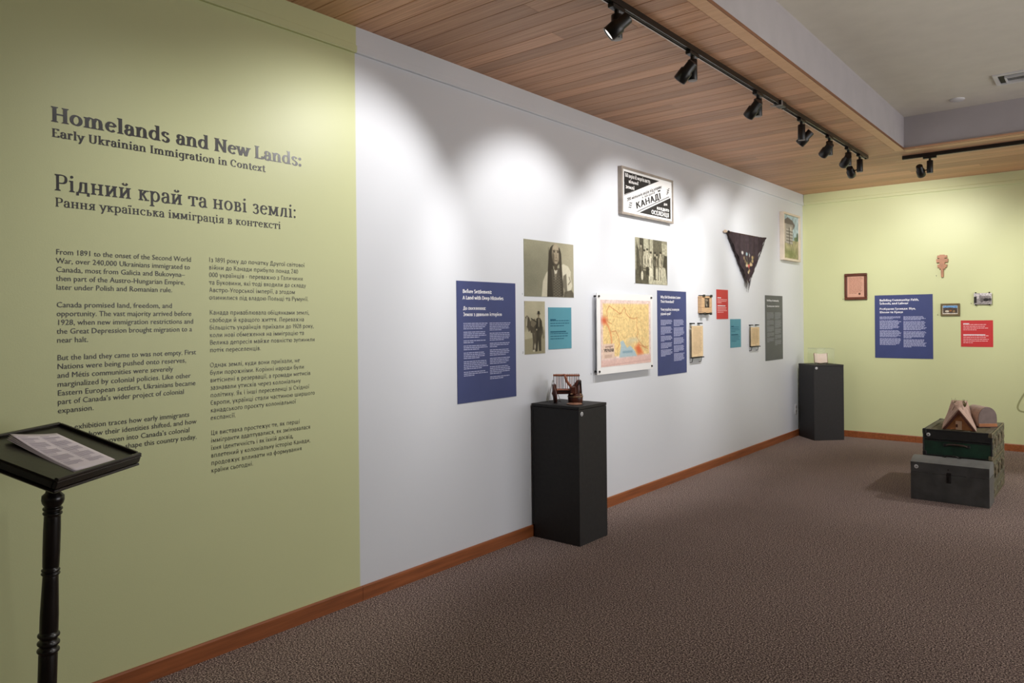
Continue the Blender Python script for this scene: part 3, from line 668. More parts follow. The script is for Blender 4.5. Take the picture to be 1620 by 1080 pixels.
p.ell(.592, .17, .014, .012, (50, 44, 36)); p.ell(.665, .172, .013, .012, (50, 44, 36)); p.ell(.628, .09, .05, .05, (188, 176, 150), .6, .04); p.line([(.633, .2), (.64, .27), (.622, .285)], .012, (106, 94, 76)); p.line([(.645, .2), (.65, .27)], .01, (190, 178, 152))
p.line([(.605, .33), (.655, .33)], .014, (88, 76, 62)); p.ell(.63, .375, .03, .02, (176, 163, 138), .6); p.line([(.57, .3), (.59, .36)], .012, (112, 100, 82))
for k in range(16):
    for j in range(5):
        p.ell(.585+.035*j, .62+.025*k, .008, .007, (132, 126, 108) if (k+j) % 2 else (70, 64, 54), .9)
for k in range(9): p.line([(.475+.012*k, .1+.03*(k % 3)), (.455+.014*k, .95)], .004, (92, 84, 70) if k % 2 else (40, 36, 30), .7)
for k in range(4): p.line([(.70+.012*k, .3), (.73+.012*k, .95)], .004, (88, 80, 66), .6)
p.noise(.05); print_thing('photo_print', 'wide sepia portrait photograph of a person with long dark hair', 'photograph', p, on_left(4.088, 1.716), RL)
# man and horse
p = Pic(.241, .38, 120, (176, 170, 144)); p.noise(.05, 6); p.poly([(0, .72), (1, .66), (1, 1), (0, 1)], (150, 144, 118)); p.poly([(0, .4), (.3, .42), (.3, .5), (0, .55)], (120, 116, 94), .6, .05)
D_, L_, MD = (58, 53, 43), (196, 190, 166), (104, 97, 80)
p.poly([(.04, .3), (.12, .27), (.22, .31), (.3, .4), (.34, .52), (.2, .58), (.14, .5), (.1, .48), (.03, .42)], (86, 79, 65)); p.poly([(.0, .34), (.08, .32), (.1, .48), (.05, .52), (0, .5)], (150, 143, 120))
p.line([(.12, .3), (.1, .46)], .02, L_); p.line([(.2, .33), (.16, .5)], .015, D_); p.poly([(.28, .38), (.6, .42), (.66, .6), (.3, .6), (.24, .5)], (74, 67, 55))
p.poly([(.3, .36), (.5, .33), (.58, .42), (.42, .5), (.3, .46)], (110, 102, 84)); p.line([(.32, .33), (.6, .4), (.5, .56)], .022, D_)
for x0, x1, w_ in ((.4, .44, .055), (.5, .5, .05), (.56, .6, .05)): p.line([(x0, .58), (x1, .78), (x0+.02, .93)], w_, (82, 75, 61))
p.ell(.44, .94, .06, .02, L_); p.ell(.5, .86, .05, .05, (186, 180, 156), .9, .03)
p.poly([(.56, .34), (.64, .31), (.76, .32), (.84, .38), (.88, .6), (.8, .7), (.8, .95), (.69, .95), (.66, .75), (.58, .96), (.52, .94), (.56, .62)], D_)
p.poly([(.66, .33), (.73, .33), (.71, .5), (.67, .48)], (128, 120, 100)); p.line([(.62, .4), (.56, .52)], .03, (40, 36, 30)); p.ell(.58, .54, .03, .018, (160, 150, 126))
p.ell(.685, .27, .045, .045, (132, 118, 96)); p.ell(.685, .24, .075, .012, (46, 41, 34)); p.ell(.685, .215, .055, .03, (36, 32, 27)); p.line([(.67, .27), (.7, .27)], .006, D_)
p.ell(.9, .62, .12, .05, (112, 106, 86), .6, .06); p.line([(.88, .5), (.92, .7)], .03, (96, 90, 72), .7)
p.noise(.06); print_thing('photo_print', 'tall sepia photograph of a standing man holding a horse', 'photograph', p, on_left(4.088, 1.302), RL)
# group in front of a building
p = Pic(.588, .405, 230, (132, 128, 108)); p.poly([(0, 0), (.13, 0), (.12, .8), (0, .85)], (150, 146, 124)); p.poly([(.03, .1), (.12, .3), (.22, 1), (.03, 1)], (76, 72, 59)); p.poly([(.13, 0), (.25, 0), (.25, .5), (.13, .5)], (70, 66, 54)); p.poly([(.25, 0), (.54, 0), (.54, .4), (.25, .4)], (166, 162, 140)); p.poly([(.4, 0), (.44, 0), (.44, .3), (.4, .3)], (120, 116, 97)); p.poly([(.54, 0), (.82, 0), (.84, .6), (.54, .6)], (96, 92, 76)); p.poly([(.82, .05), (1, .08), (1, .35), (.84, .3)], (160, 156, 134)); p.poly([(.9, .32), (1, .34), (1, .62), (.86, .6)], (70, 66, 54))
p.poly([(.3, .84), (.6, .8), (.85, .6), (.96, .62), (1, 1), (.3, 1)], (184, 180, 156)); p.poly([(.93, .6), (1, .6), (1, 1), (.99, .95)], (80, 76, 62)); p.poly([(.0, .7), (.4, .72), (.4, 1), (0, 1)], (88, 84, 69)); p.noise(.12, 26)
LT, DK, MI = (208, 203, 180), (58, 54, 44), (112, 106, 88)
for x, hd, wd, body, low, ft in ((.17, .14, .12, (96, 90, 74), (66, 61, 50), .86), (.27, .27, .08, (176, 170, 147), (150, 143, 121), .7), (.36, .24, .085, (190, 184, 160), DK, .8), (.47, .3, .11, (200, 194, 171), LT, .9), (.6, .3, .085, DK, (70, 64, 53), .9), (.66, .34, .09, MI, (196, 190, 166), .88), (.78, .28, .11, (170, 163, 140), (196, 190, 166), .82)):
    p.poly([(x-wd*.5, hd+.13), (x-wd*.25, hd+.07), (x+wd*.25, hd+.07), (x+wd*.5, hd+.14), (x+wd*.55, .64), (x-wd*.5, .64)], body); p.poly([(x-wd*.45, .62), (x+wd*.5, .62), (x+wd*.55, ft), (x-wd*.5, ft)], low)
    p.ell(x, hd+.03, .026, .045, (176, 168, 145)); p.ell(x, hd-.005, .03, .024, (52, 48, 39)); p.line([(x-wd*.35, hd+.15), (x-.01, .58)], .018, LT, .7); p.line([(x+wd*.12, hd+.12), (x+wd*.2, .62)], .014, DK, .7); p.ell(x+wd*.3, .5, .02, .05, DK, .5, .03); p.line([(x-wd*.5, hd+.3), (x+wd*.4, .64)], .012, DK, .6)
p.ell(.2, .82, .035, .1, LT); p.line([(.17, .2), (.2, .78)], .016, LT, .6); p.line([(.24, .66), (.42, .68)], .02, DK, .8)
p.line([(.77, .66), (.78, .9)], .02, (56, 52, 43)); p.line([(.71, .62), (.7, .9)], .02, (56, 52, 43)); p.line([(.47, .84), (.47, .9)], .02, D_); p.line([(.53, .84), (.53, .9)], .02, D_)
p.noise(.09, 40); p.noise(.06); print_thing('photo_print', 'sepia group photograph of standing people under the black and white sign', 'photograph', p, on_left(5.648, 1.857), RL)

# ================================================================== BLACK AND WHITE SIGN
t = thing('framed_sign', 'black and white framed sign with a diagonal white band, high on the wall', 'sign', on_left(5.371, 2.432), RL)
w_, h_ = .925, .405
M_SILVER = mat('weathered_frame', (158, 148, 138), .45, var=.1, scale=12)
for a, b, c, d in ((0, w_, 0, .02), (0, w_, h_-.02, h_), (0, .02, .02, h_-.02), (w_-.02, w_, .02, h_-.02)):
    MB().box(a, b, -.042, 0, c, d, b=.002).build('frame_bar', M_SILVER, t)
MB().box(.02, w_-.02, -.034, -.004, .02, h_-.02).build('sign_board', M_WBOARD, t)
ax, az, aw, ah = .046, .040, w_-.092, h_-.080; Y = -.0346
M_SBLACK = flat('sign_black', (38, 36, 36), .6)
def tri(pts, m, nm, y=Y): MB().add([(ax+a, y, az+b) for a, b in pts], [tuple(range(len(pts)))]).build(nm, m, t)
MB().add([(ax, Y, az+ah*.39), (ax+aw*.74, Y, az+ah), (ax, Y, az+ah)], [(0, 1, 2)]).build('black_corner', M_SBLACK, t)
MB().add([(ax+aw*.3, Y, az), (ax+aw, Y, az), (ax+aw, Y, az+ah*.61)], [(0, 1, 2)]).build('black_corner', M_SBLACK, t)
sl = math.atan2(ah*.61, aw*.7)
mb = MB()
for off, x0, z0, L in ((0, .0, ah*.39-.010, .6), (0, aw*.3-.028, 0, .625), (0, aw*.3-.045, 0, .63)):
    put2d(mb, ([(0, 0), (L, 0), (L, .004), (0, .004)], [(0, 1, 2, 3)]), ax+x0, az+z0+.002, Y, sl)
for sgn, cx, cz in ((1, .10, .042), (-1, .765, .24)):
    for k in range(3):
        pts = [(sgn*(-.045+.012*i)+.012*k, .008*math.sin(i*1.1)+.016*(k-1)+.002*i) for i in range(7)]
        for i in range(6):
            a, b = pts[i], pts[i+1]; th = .009*math.sin((i+.5)/6*math.pi)
            put2d(mb, ([(a[0], a[1]-th/2), (b[0], b[1]-th/2), (b[0], b[1]+th/2), (a[0], a[1]+th/2)], [(0, 1, 2, 3)] if b[0] > a[0] else [(3, 2, 1, 0)]), ax+cx, az+cz, Y, sl)
mb.build('ornament', M_SBLACK, t)
def signline(s, x, z, cap, wd, ang, m, thk=.19):
    put2d(MB(), text2d(s, cap, thk, thk*.7, False, width=wd), ax+x, az+z, Y-.0005, ang).build('sign_lettering', m, t)
def sv(v): return ah*(1-v)
signline('160 акрів 65 моргів австр.', .015, sv(.137), .034, .44, 0, M_WBOARD, .2)
signline('вільної', .075, sv(.275), .029, .165, 0, M_WBOARD, .22); signline('землі', .022, sv(.43), .032, .15, 0, M_WBOARD, .22)
signline('200 мільонів акрів під управу', .049, .0745, .027, .645, sl-.02, M_SBLACK, .2)
signline('в західній', .30, .1275, .022, .25, sl-.02, M_SBLACK, .18)
signline('КАНАДЇ', (.20), .026, .056, .48, sl-.02, M_SBLACK, .24)
signline('для', .70, sv(.64), .026, .068, 0, M_WBOARD, .22); signline('кождого', .567, sv(.806), .035, .235, 0, M_WBOARD, .22); signline('ОСЕЛЕНЦЯ', .468, sv(.962), .038, .333, 0, M_WBOARD, .22)

# ================================================================== MAP ON STANDOFFS
t = thing('map_display', 'old yellow map mounted on a white board held off the wall by black pins', 'map', on_left(4.965, 1.102, .001), RL)
MB().box(0, .905, -.042, -.036, 0, .655).build('backing_board', M_WBOARD, t)
p = Pic(.815, .545, 190, (234, 210, 202)); p.noise(.05, 8)
p.poly([(.035, .055), (.965, .05), (.965, .86), (.035, .86)], (236, 206, 158)); p.poly([(.05, .07), (.95, .065), (.95, .84), (.05, .84)], (238, 208, 146)); p.noise(.06, 30); p.noise(.05, 60)
rn = random.Random(3)
for k in range(60):
    x, y = rn.uniform(.08, .92), rn.uniform(.1, .62); p.line([(x, y), (x+rn.uniform(-.06, .06), y+rn.uniform(-.05, .05))], .003, (176, 128, 74), .6)
red = (176, 88, 50)
p.line([(.12, .25), (.11, .17), (.16, .09), (.22, .13), (.3, .17), (.36, .21), (.39, .2), (.42, .15), (.46, .11), (.48, .2), (.55, .27), (.64, .29), (.71, .27), (.70, .4), (.73, .5), (.7, .57), (.76, .66), (.86, .75), (.93, .77)], .0045, red, .95)
p.line([(.12, .25), (.13, .33), (.2, .36)], .005, red, .8); p.line([(.2, .48), (.28, .47), (.33, .56), (.35, .68), (.3, .75)], .006, red, .9); p.line([(.75, .7), (.82, .73), (.93, .74)], .006, red, .8)
p.line([(.06, .3), (.14, .4), (.18, .5), (.2, .62), (.19, .74)], .022, (214, 116, 70), .8, .02); p.ell(.06, .31, .05, .05, (206, 84, 56), .8, .04)
p.poly([(.34, .88), (.38, .7), (.36, .64), (.42, .62), (.5, .74), (.56, .7), (.66, .8), (.7, .88)], (176, 196, 202)); p.ell(.55, .67, .07, .04, (218, 196, 150), .9, .02); p.ell(.63, .62, .09, .03, (206, 206, 186), .7, .03)
p.poly([(.66, .74), (.74, .68), (.79, .76), (.83, .84), (.72, .86)], (220, 104, 62), .9, .04); p.line([(.42, .8), (.6, .8)], .035, (104, 140, 160), .5)
p.poly([(.035, .66), (.25, .66), (.25, .88), (.035, .88)], (232, 204, 184)); p.poly([(.08, .7), (.22, .69), (.22, .705), (.08, .715)], (150, 120, 104)); 
for k in range(4): p.line([(.07, .83+.012*k), (.2, .825+.012*k)], .004, (170, 136, 122), .7)
p.poly([(0, .9), (1, .87), (1, 1), (0, 1)], (226, 188, 178), .8, .02); p.line([(.02, .985), (1, .95)], .006, (190, 140, 132), .6); p.line([(.01, .02), (.01, .98)], .006, (196, 150, 134), .5)
p.noise(.04); p.mesh('map_sheet', M_PRINT, t, .052, .058, -.042, .0015)
put2d(MB(), text2d('УКРАЇНИ', .026, .22, .15, True, width=.15), .095, .178, -.0442).build('map_lettering', M_SBLACK, t)
for x, z in ((.025, .025), (.88, .025), (.025, .63), (.88, .63)):
    q = MB().tube([(x, -.051, z), (x, 0, z)], .0085, 10).build('standoff_pin', M_BLACK, t)

# ================================================================== PAINTING BY THE CORNER
M_FRAMEW = mat('pale_painted_wood', (222, 208, 188), .55, var=.06, scale=8)
t = thing('painting', 'small painting of a grey log cabin in a pale wood frame by the corner', 'painting', on_left(9.205, 2.262), RL)
M_PALEW = mat('pale_wood', (206, 184, 160), .55, var=.08, scale=8)
w_, h_ = .62, .60
for a, b, c, d in ((0, w_, 0, .026), (0, w_, h_-.026, h_), (0, .026, .026, h_-.026), (w_-.026, w_, .026, h_-.026)):
    MB().box(a, b, -.055, 0, c, d, b=.003).build('frame_bar', M_FRAMEW, t)
MB().box(.026, w_-.026, -.03, -.002, .026, h_-.026).build('backing_board', M_FRAMEW, t)
p = Pic(w_-.052, h_-.052, 130, (172, 192, 198)); p.poly([(0, .6), (1, .55), (1, 1), (0, 1)], (166, 160, 122)); p.noise(.15, 12)
p.poly([(.05, .14), (.3, .05), (.62, .1), (.78, .2), (.68, .3), (.05, .32)], (110, 102, 96)); p.poly([(.05, .2), (.66, .2), (.62, .66), (.05, .64)], (158, 152, 144)); p.poly([(.05, .2), (.2, .2), (.2, .62), (.05, .62)], (186, 176, 164))
for k in range(9): p.line([(.22, .33+.036*k), (.62, .335+.036*k)], .012, (104, 98, 92) if k % 2 else (214, 210, 200))
p.line([(.4, .3), (.42, .64)], .04, (70, 64, 58)); p.poly([(.46, .24), (.56, .26), (.54, .34), (.46, .34)], (196, 190, 176)); p.ell(.85, .52, .13, .05, (96, 116, 76), .9); p.ell(.94, .46, .05, .1, (76, 98, 66))
for k in range(26): p.line([(p.rng.rand(), .74+.25*p.rng.rand()), (p.rng.rand()*.1+.45, .8+.2*p.rng.rand())], .01, ((110, 122, 70), (168, 158, 110), (128, 132, 84))[k % 3], .35)
p.ell(.5, .88, .3, .07, (104, 124, 66), .6, .1); p.noise(.08); p.mesh('canvas', M_CANVAS, t, .026, .026, -.03, .002)

# ================================================================== SMALL WALL EXHIBITS
M_TAN = mat('tan_wood', (208, 172, 132), .5, var=.1, scale=10, stretch=(1, 1, 8)); M_AGED = mat('aged_paper', (222, 196, 156), .8, var=.07, scale=14); M_BROWNF = mat('walnut_frame', (96, 50, 32), .35, var=.15, scale=14, spec=.5)
def clip(x, z, t, m=M_BLACK, w=.05, d=.05, nm='clip'):
    MB().box(x, x+w, -d, 0, z, z+.012).box(x, x+w, -d-.003, -d, z-.006, z+.018).build(nm, m, t)
t = thing('framed_photograph', 'small tan wooden frame holding a dark photograph, between blue and red panels', 'frame', on_left(6.878, 1.597), RL)
for a, b, c, d in ((0, .24, 0, .055), (0, .24, .15, .17), (0, .07, .055, .15), (.185, .24, .055, .15)): MB().box(a, b, -.045, 0, c, d, b=.004).build('frame_bar', M_TAN, t)
p = Pic(.115, .112, 60, (74, 62, 52)); p.noise(.1, 8)
p.ell(.35, .45, .14, .28, (120, 108, 94)); p.ell(.65, .5, .14, .26, (50, 42, 36)); p.ell(.36, .22, .08, .1, (182, 166, 144)); p.ell(.62, .26, .08, .1, (176, 160, 138)); p.poly([(0, .85), (1, .8), (1, 1), (0, 1)], (56, 48, 42)); p.ell(.5, .7, .1, .14, (168, 158, 142))
p.mesh('photo', M_PRINT, t, .07, .046, -.036, .002)
clip(.015, .168, t); clip(.185, .168, t); clip(.03, -.012, t, w=.05); clip(.17, -.012, t, w=.05)
def document(label, y0, z0, w, h, seed, ink):
    t = thing('document', label, 'document', on_left(y0, z0), RL)
    MB().box(0, w, -.032, -.026, 0, h, b=.001).build('paper_leaf', M_AGED, t)
    mb = MB(); rnd = random.Random(seed)
    dashes(mb, .03, h-.02, w-.06, int(h/.014)-2, .014, .004, -.0325, rnd); mb.build('handwriting', ink, t)['kind'] = 'stuff'
    MB().box(-.004, w+.004, -.024, -.021, -.035, h+.03).build('acrylic_backing', glass_mat(), t)
    for x in (.012, w-.062): MB().box(x, x+.05, -.036, 0, h+.018, h+.03, b=.002).build('bracket', M_BLACK, t)
    MB().box(.0, w, -.045, -.012, -.012, -.002, b=.002).build('ledge', M_BLACKM, t)
    for x in (.02, w-.03): MB().tube([(x, -.03, -.01), (x, -.022, -.05), (x, 0, -.055)], .0035, 6).build('support_wire', M_BLACK, t)
M_SEPINK = flat('sepia_ink', (176, 146, 112)); M_SEPINK2 = flat('sepia_ink_dark', (160, 132, 84))
document('tall aged document on a black ledge, right of the second blue panel', 6.675, 1.166, .25, .305, 11, M_SEPINK)
document('short aged document on a black ledge, left of the grey panel', 8.178, 1.222, .25, .215, 12, M_SEPINK2)

t = thing('framed_certificate', 'brown framed document at the left end of the green far wall', 'frame', (.524, D, 1.761))
for a, b, c, d in ((0, .272, 0, .034), (0, .272, .302, .336), (0, .034, .034, .302), (.238, .272, .034, .302)): MB().box(a, b, -.03, 0, c, d, b=.006).build('frame_bar', M_BROWNF, t)
M_PINKP = mat('pink_aged_paper', (214, 164, 140), .7, var=.05); MB().box(.034, .238, -.012, -.002, .034, .302).build('document_sheet', M_PINKP, t)
mb = MB(); dashes(mb, .055, .285, .165, 13, .0165, .0055, -.0125, random.Random(5)); mb.build('handwriting', flat('brown_ink', (150, 96, 76)), t)['kind'] = 'stuff'
MB().lathe([(0, 0), (.014, 0), (.014, .001)], 12, Matrix.Translation((.18, -.0125, .075)) @ Matrix.Rotation(R(90), 4, 'X')).build('seal', flat('seal_brown', (96, 60, 46)), t)

t = tag(None or MB().prism([(x*.00154, (286-y)*.00154) for x, y in [(-8, 286), (8, 286), (9, 222), (20, 222), (20, 210), (31, 210), (33, 188), (18, 188), (18, 172), (38, 172), (40, 146), (18, 146), (18, 138), (34, 138), (32, 118), (16, 118), (16, 113), (-16, 113), (-16, 118), (-32, 118), (-34, 138), (-18, 138), (-18, 146), (-40, 146), (-38, 172), (-18, 172), (-18, 188), (-33, 188), (-31, 210), (-20, 210), (-20, 222), (-9, 222)]], 'y', -.028, 0).build('hand_cross', mat('carved_wood', (176, 124, 92), .5, var=.12, scale=20), None, (1.629, D, 2.008)), 'small carved wooden hand cross with stepped arms on the green wall', 'cross')

t = thing('framed_picture', 'small framed landscape picture between the blue and red panels on the green wall', 'picture', (1.608, D, 1.545))
M_OLIVEF = mat('olive_frame', (112, 96, 62), .4, var=.1, scale=14)
for a, b, c, d in ((0, .199, 0, .02), (0, .199, .126, .146), (0, .02, .02, .126), (.179, .199, .02, .126)): MB().box(a, b, -.022, 0, c, d, b=.003).build('frame_bar', M_OLIVEF, t)
p = Pic(.159, .106, 70, (214, 206, 190)); p.poly([(.04, .06), (.96, .06), (.96, .42), (.04, .42)], (112, 158, 204)); p.poly([(.04, .3), (.5, .26), (.96, .34), (.96, .88), (.04, .88)], (78, 66, 58)); p.ell(.3, .68, .13, .12, (206, 196, 176)); p.ell(.52, .62, .09, .1, (150, 96, 56)); p.ell(.74, .7, .08, .14, (140, 116, 80)); p.noise(.15, 14)
p.mesh('picture_sheet', M_PRINT, t, .02, .02, -.01, .002)

t = thing('small_photograph', 'small black and white photograph pinned by black corner clips on the green wall', 'photograph', (1.95, D, 1.674))
p = Pic(.176, .13, 80, (196, 190, 188)); p.poly([(0, .5), (1, .45), (1, 1), (0, 1)], (150, 144, 142)); p.poly([(0, .32), (.16, .28), (.16, .85), (0, .9)], (46, 42, 42)); p.poly([(.3, .2), (.95, .3), (.95, .52), (.3, .5)], (132, 126, 124)); p.ell(.68, .6, .17, .14, (44, 40, 40)); p.ell(.45, .65, .1, .18, (104, 98, 96)); p.ell(.88, .58, .09, .12, (58, 54, 54)); p.noise(.2, 16)
p.mesh('photo', M_PRINT, t, 0, 0, -.02, .003)
MB().box(.0, .176, -.019, -.014, .0, .13).build('acrylic_backing', glass_mat(), t)
for x in (.018, .152):
    for z, s in ((-.012, -1), (.128, 1)): MB().box(x-.006, x+.006, -.026, 0, z, z+.014, b=.002).build('corner_clip', M_BLACK, t)

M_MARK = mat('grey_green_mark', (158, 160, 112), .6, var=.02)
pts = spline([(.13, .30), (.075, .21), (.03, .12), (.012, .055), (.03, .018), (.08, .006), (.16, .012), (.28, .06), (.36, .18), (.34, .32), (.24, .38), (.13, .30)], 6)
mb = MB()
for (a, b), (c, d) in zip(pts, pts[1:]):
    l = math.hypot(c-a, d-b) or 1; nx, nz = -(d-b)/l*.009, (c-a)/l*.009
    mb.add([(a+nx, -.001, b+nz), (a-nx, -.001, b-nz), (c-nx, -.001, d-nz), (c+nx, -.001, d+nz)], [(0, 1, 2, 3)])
tag(mb.build('grey_green_loop', M_MARK, None, (2.35, D, .445)), 'curved grey-green line on the far wall at the right edge of the view', 'wall marking')  # flat curved strip in one grey-green tone, closed to a loop

# tiny exhibit numbers stuck beside the objects
for n, y, z in ((1, 4.065, 1.725), (2, 4.065, 1.31), (3, 4.93, 1.105), (4, 5.63, 1.85), (7, 8.155, 1.23)):
    tag(put2d(MB(), text2d(str(n), .013, .2), 0, 0, -.001).build('exhibit_number', M_INK, None, on_left(y, z), RL), {1: 'tiny black number at the lower left of the portrait photograph', 2: 'tiny black number at the lower left of the horse photograph', 3: 'tiny black number at the lower left of the map', 4: 'tiny black number at the lower left of the group photograph', 7: 'tiny black number left of the short aged document'}[n], 'number')
for n, x, z, l in ((8, .498, 1.765, 'tiny black number left of the brown framed document'), (9, 1.56, 2.02, 'tiny black number left of the wooden hand cross'), (5, 1.57, 1.552, 'tiny black number left of the small landscape picture'), (6, 1.915, 1.68, 'tiny black number left of the pinned black and white photograph')):
    tag(put2d(MB(), text2d(str(n), .013, .2), 0, 0, -.001).build('exhibit_number', M_INK, None, (x, D, z)), l, 'number')

# ================================================================== FRINGED SHAWL
t = thing('hanging_shawl', 'triangular black fringed shawl with an embroidered flower, hung from a wooden rod', 'shawl', on_left(7.515, 1.83), RL)
MB().tube([(0, -.022, .640), (1.14, -.022, .648)], .009, 8).build('rod', M_DARKWOOD, t)
for x in (.3, .85): MB().tube([(x, -.022, .648), (x, 0, .652)], .004, 6).build('hook', M_BLACK, t)
MB().lathe([(.015, 0), (.017, .01), (.017, .035), (.014, .045)], 10, Matrix.Translation((-.02, -.022, .640)) @ Matrix.Rotation(R(90), 4, 'Y')).build('rod_end', M_PALEW, t)
p = Pic(1.09, .56, 260, (66, 56, 58)); p.noise(.12, 20)
for k in range(14): x = .35+.03*k; p.line([(x, 0), (x+.01, .5)], .012, (98, 86, 88), .45, .03)
fx = .52
for a, b in ((-.13, .34), (-.07, .36), (-.01, .33), (.05, .36), (.12, .36)): p.line([(fx, .68), (fx+a*.9, b+.1)], .01, (126, 130, 92), .8)
for a, b, c in ((-.17, .36, (200, 196, 190)), (-.06, .38, (150, 178, 184)), (.0, .36, (168, 192, 196)), (.045, .4, (206, 204, 196)), (-.14, .5, (176, 152, 116)), (.1, .46, (178, 156, 112)), (.15, .44, (120, 104, 62)), (-.1, .58, (172, 146, 108)), (.1, .56, (168, 150, 106)), (-.06, .64, (140, 132, 96)), (.07, .64, (170, 150, 110))):
    p.ell(fx+a*.95, .38+(b-.36)*.75, .014, .036, c)
for a, b, c in ((-.02, .7, (206, 92, 92)), (.03, .69, (196, 74, 70)), (.0, .74, (226, 130, 120)), (-.055, .7, (206, 186, 150)), (.07, .66, (202, 180, 140)), (-.0, .84, (216, 198, 160)), (.03, .82, (190, 168, 124)), (-.02, .88, (206, 190, 150))):
    p.ell(fx+a, .38+(b-.36)*.75, .022, .032, c)
cc = np.clip(p.c/255, 0, 1); cc = np.where(cc <= .04045, cc/12.92, ((cc+.055)/1.055)**2.4)
V, F, CO = [], [], []; NU, NV = 110, 90
for j in range(NV+1):
    v = j/NV
    for i in range(NU+1):
        u = i/NU; xl = .03+(.585-.03)*v*.99; xr = 1.125+(.595-1.125)*v*.99; x = xl+(xr-xl)*u
        wv = .009*math.sin(x*46)+.006*math.sin(x*23+1+v*2)
        V.append((x, (-.036 if j > 0 else -.024)-wv*(1-.35*v)-.003*v, .653+.008*x-.555*v-.012*math.sin(u*math.pi)*(1-v)))
        ii = min(p.nx-1, max(0, int((x-.03)/1.09*(p.nx-1)))); jj = min(p.ny-1, int(v*(p.ny-1))); CO.append(tuple(cc[jj, ii])+(1,))
for j in range(NV):
    for i in range(NU): a = j*(NU+1)+i; F.append((a, a+NU+1, a+NU+2, a+1))
me = bpy.data.meshes.new('cloth'); me.from_pydata(V, [], F); me.polygons.foreach_set('use_smooth', [True]*len(F))
at = me.color_attributes.new('print', 'FLOAT_COLOR', 'POINT'); at.data.foreach_set('color', np.array(CO).ravel()); me.materials.append(M_CLOTH)
so = link('cloth', me, t); md = so.modifiers.new('thickness', 'SOLIDIFY'); md.thickness = .002
mb = MB(); rf = random.Random(8)
for k in range(240):
    v = k/239*.99; left = k % 2
    x = (.03+(.585-.03)*v) if left else (1.125+(.595-1.125)*v); z = .640+.008*x-.555*v
    L = rf.uniform(.02, .075)+(.05 if v > .85 else 0); sx = rf.uniform(-.004, .02)*(-1 if left else 1)
    z += .010; mb.tube([(x, -.034, z), (x+sx*.6, -.024-rf.uniform(0, .008), z-L*.5), (x+sx*.3+rf.uniform(-.006, .006), -.022, z-L)], [.0012, .0010, .0006], 3, cap=False)
mb.build('fringe', mat('black_fringe', (58, 48, 50), .9), t)['kind'] = 'stuff'
# ================================================================== TRACKS AND TRACK LIGHTS
TX, TY = 1.287, 8.36
M_SHEEN = mat('track_edge_sheen', (214, 200, 186), .35, var=.02)  # pale tone standing for bounce light on the black track
def track(label, x0, y0, x1, y1):
    L = math.hypot(x1-x0, y1-y0); a = math.atan2(y1-y0, x1-x0)
    t = thing('lighting_track', label, 'lighting track', (x0, y0, H), a)
    MB().box(0, L, -.018, -.012, -.034, 0).box(0, L, .012, .018, -.034, 0).box(0, L, -.012, .012, -.012, 0).build('channel', M_TRACK, t)
    MB().box(0, L, -.0118, -.009, -.026, -.012).box(0, L, .009, .0118, -.026, -.012).build('conductor', M_GREY, t)
    MB().box(0, L, .013, .0186, -.0356, -.0336).build('sheen_strip', M_SHEEN, t)  # wall-side flange catching bounced light, painted as a pale strip
    MB().box(0, L, -.003, .001, -.0128, -.0118).build('centre_strip', M_GREY, t)
    MB().box(-.012, 0, -.019, .019, -.036, 0, b=.002).build('end_cap', M_BLACK, t)
    MB().box(L, L+.012, -.019, .019, -.036, 0, b=.002).build('end_cap', M_BLACK, t)
track('near length of black ceiling track running toward the photographer above the white wall', TX, .4, TX, 5.52)
track('far length of black ceiling track above the white wall, nearest the corner', TX, 5.70, TX, 8.06)
track('black ceiling track along the green far wall', 1.570, TY, 6.9, TY)
t = thing('track_connector', 'black joining box between the two lengths of ceiling track', 'connector', (TX, 5.61, H))
MB().box(-.03, .03, -.062, .052, -.038, 0, b=.004).build('housing', M_BLACK, t)
MB().box(-.033, .033, -.06, -.045, -.041, -.004).build('cover', M_GREY, t)
MB().tube([(-.02, -.06, -.03), (-.035, -.09, -.05), (-.03, -.12, -.042)], .004, 6).build('loose_wire', M_GREY, t)

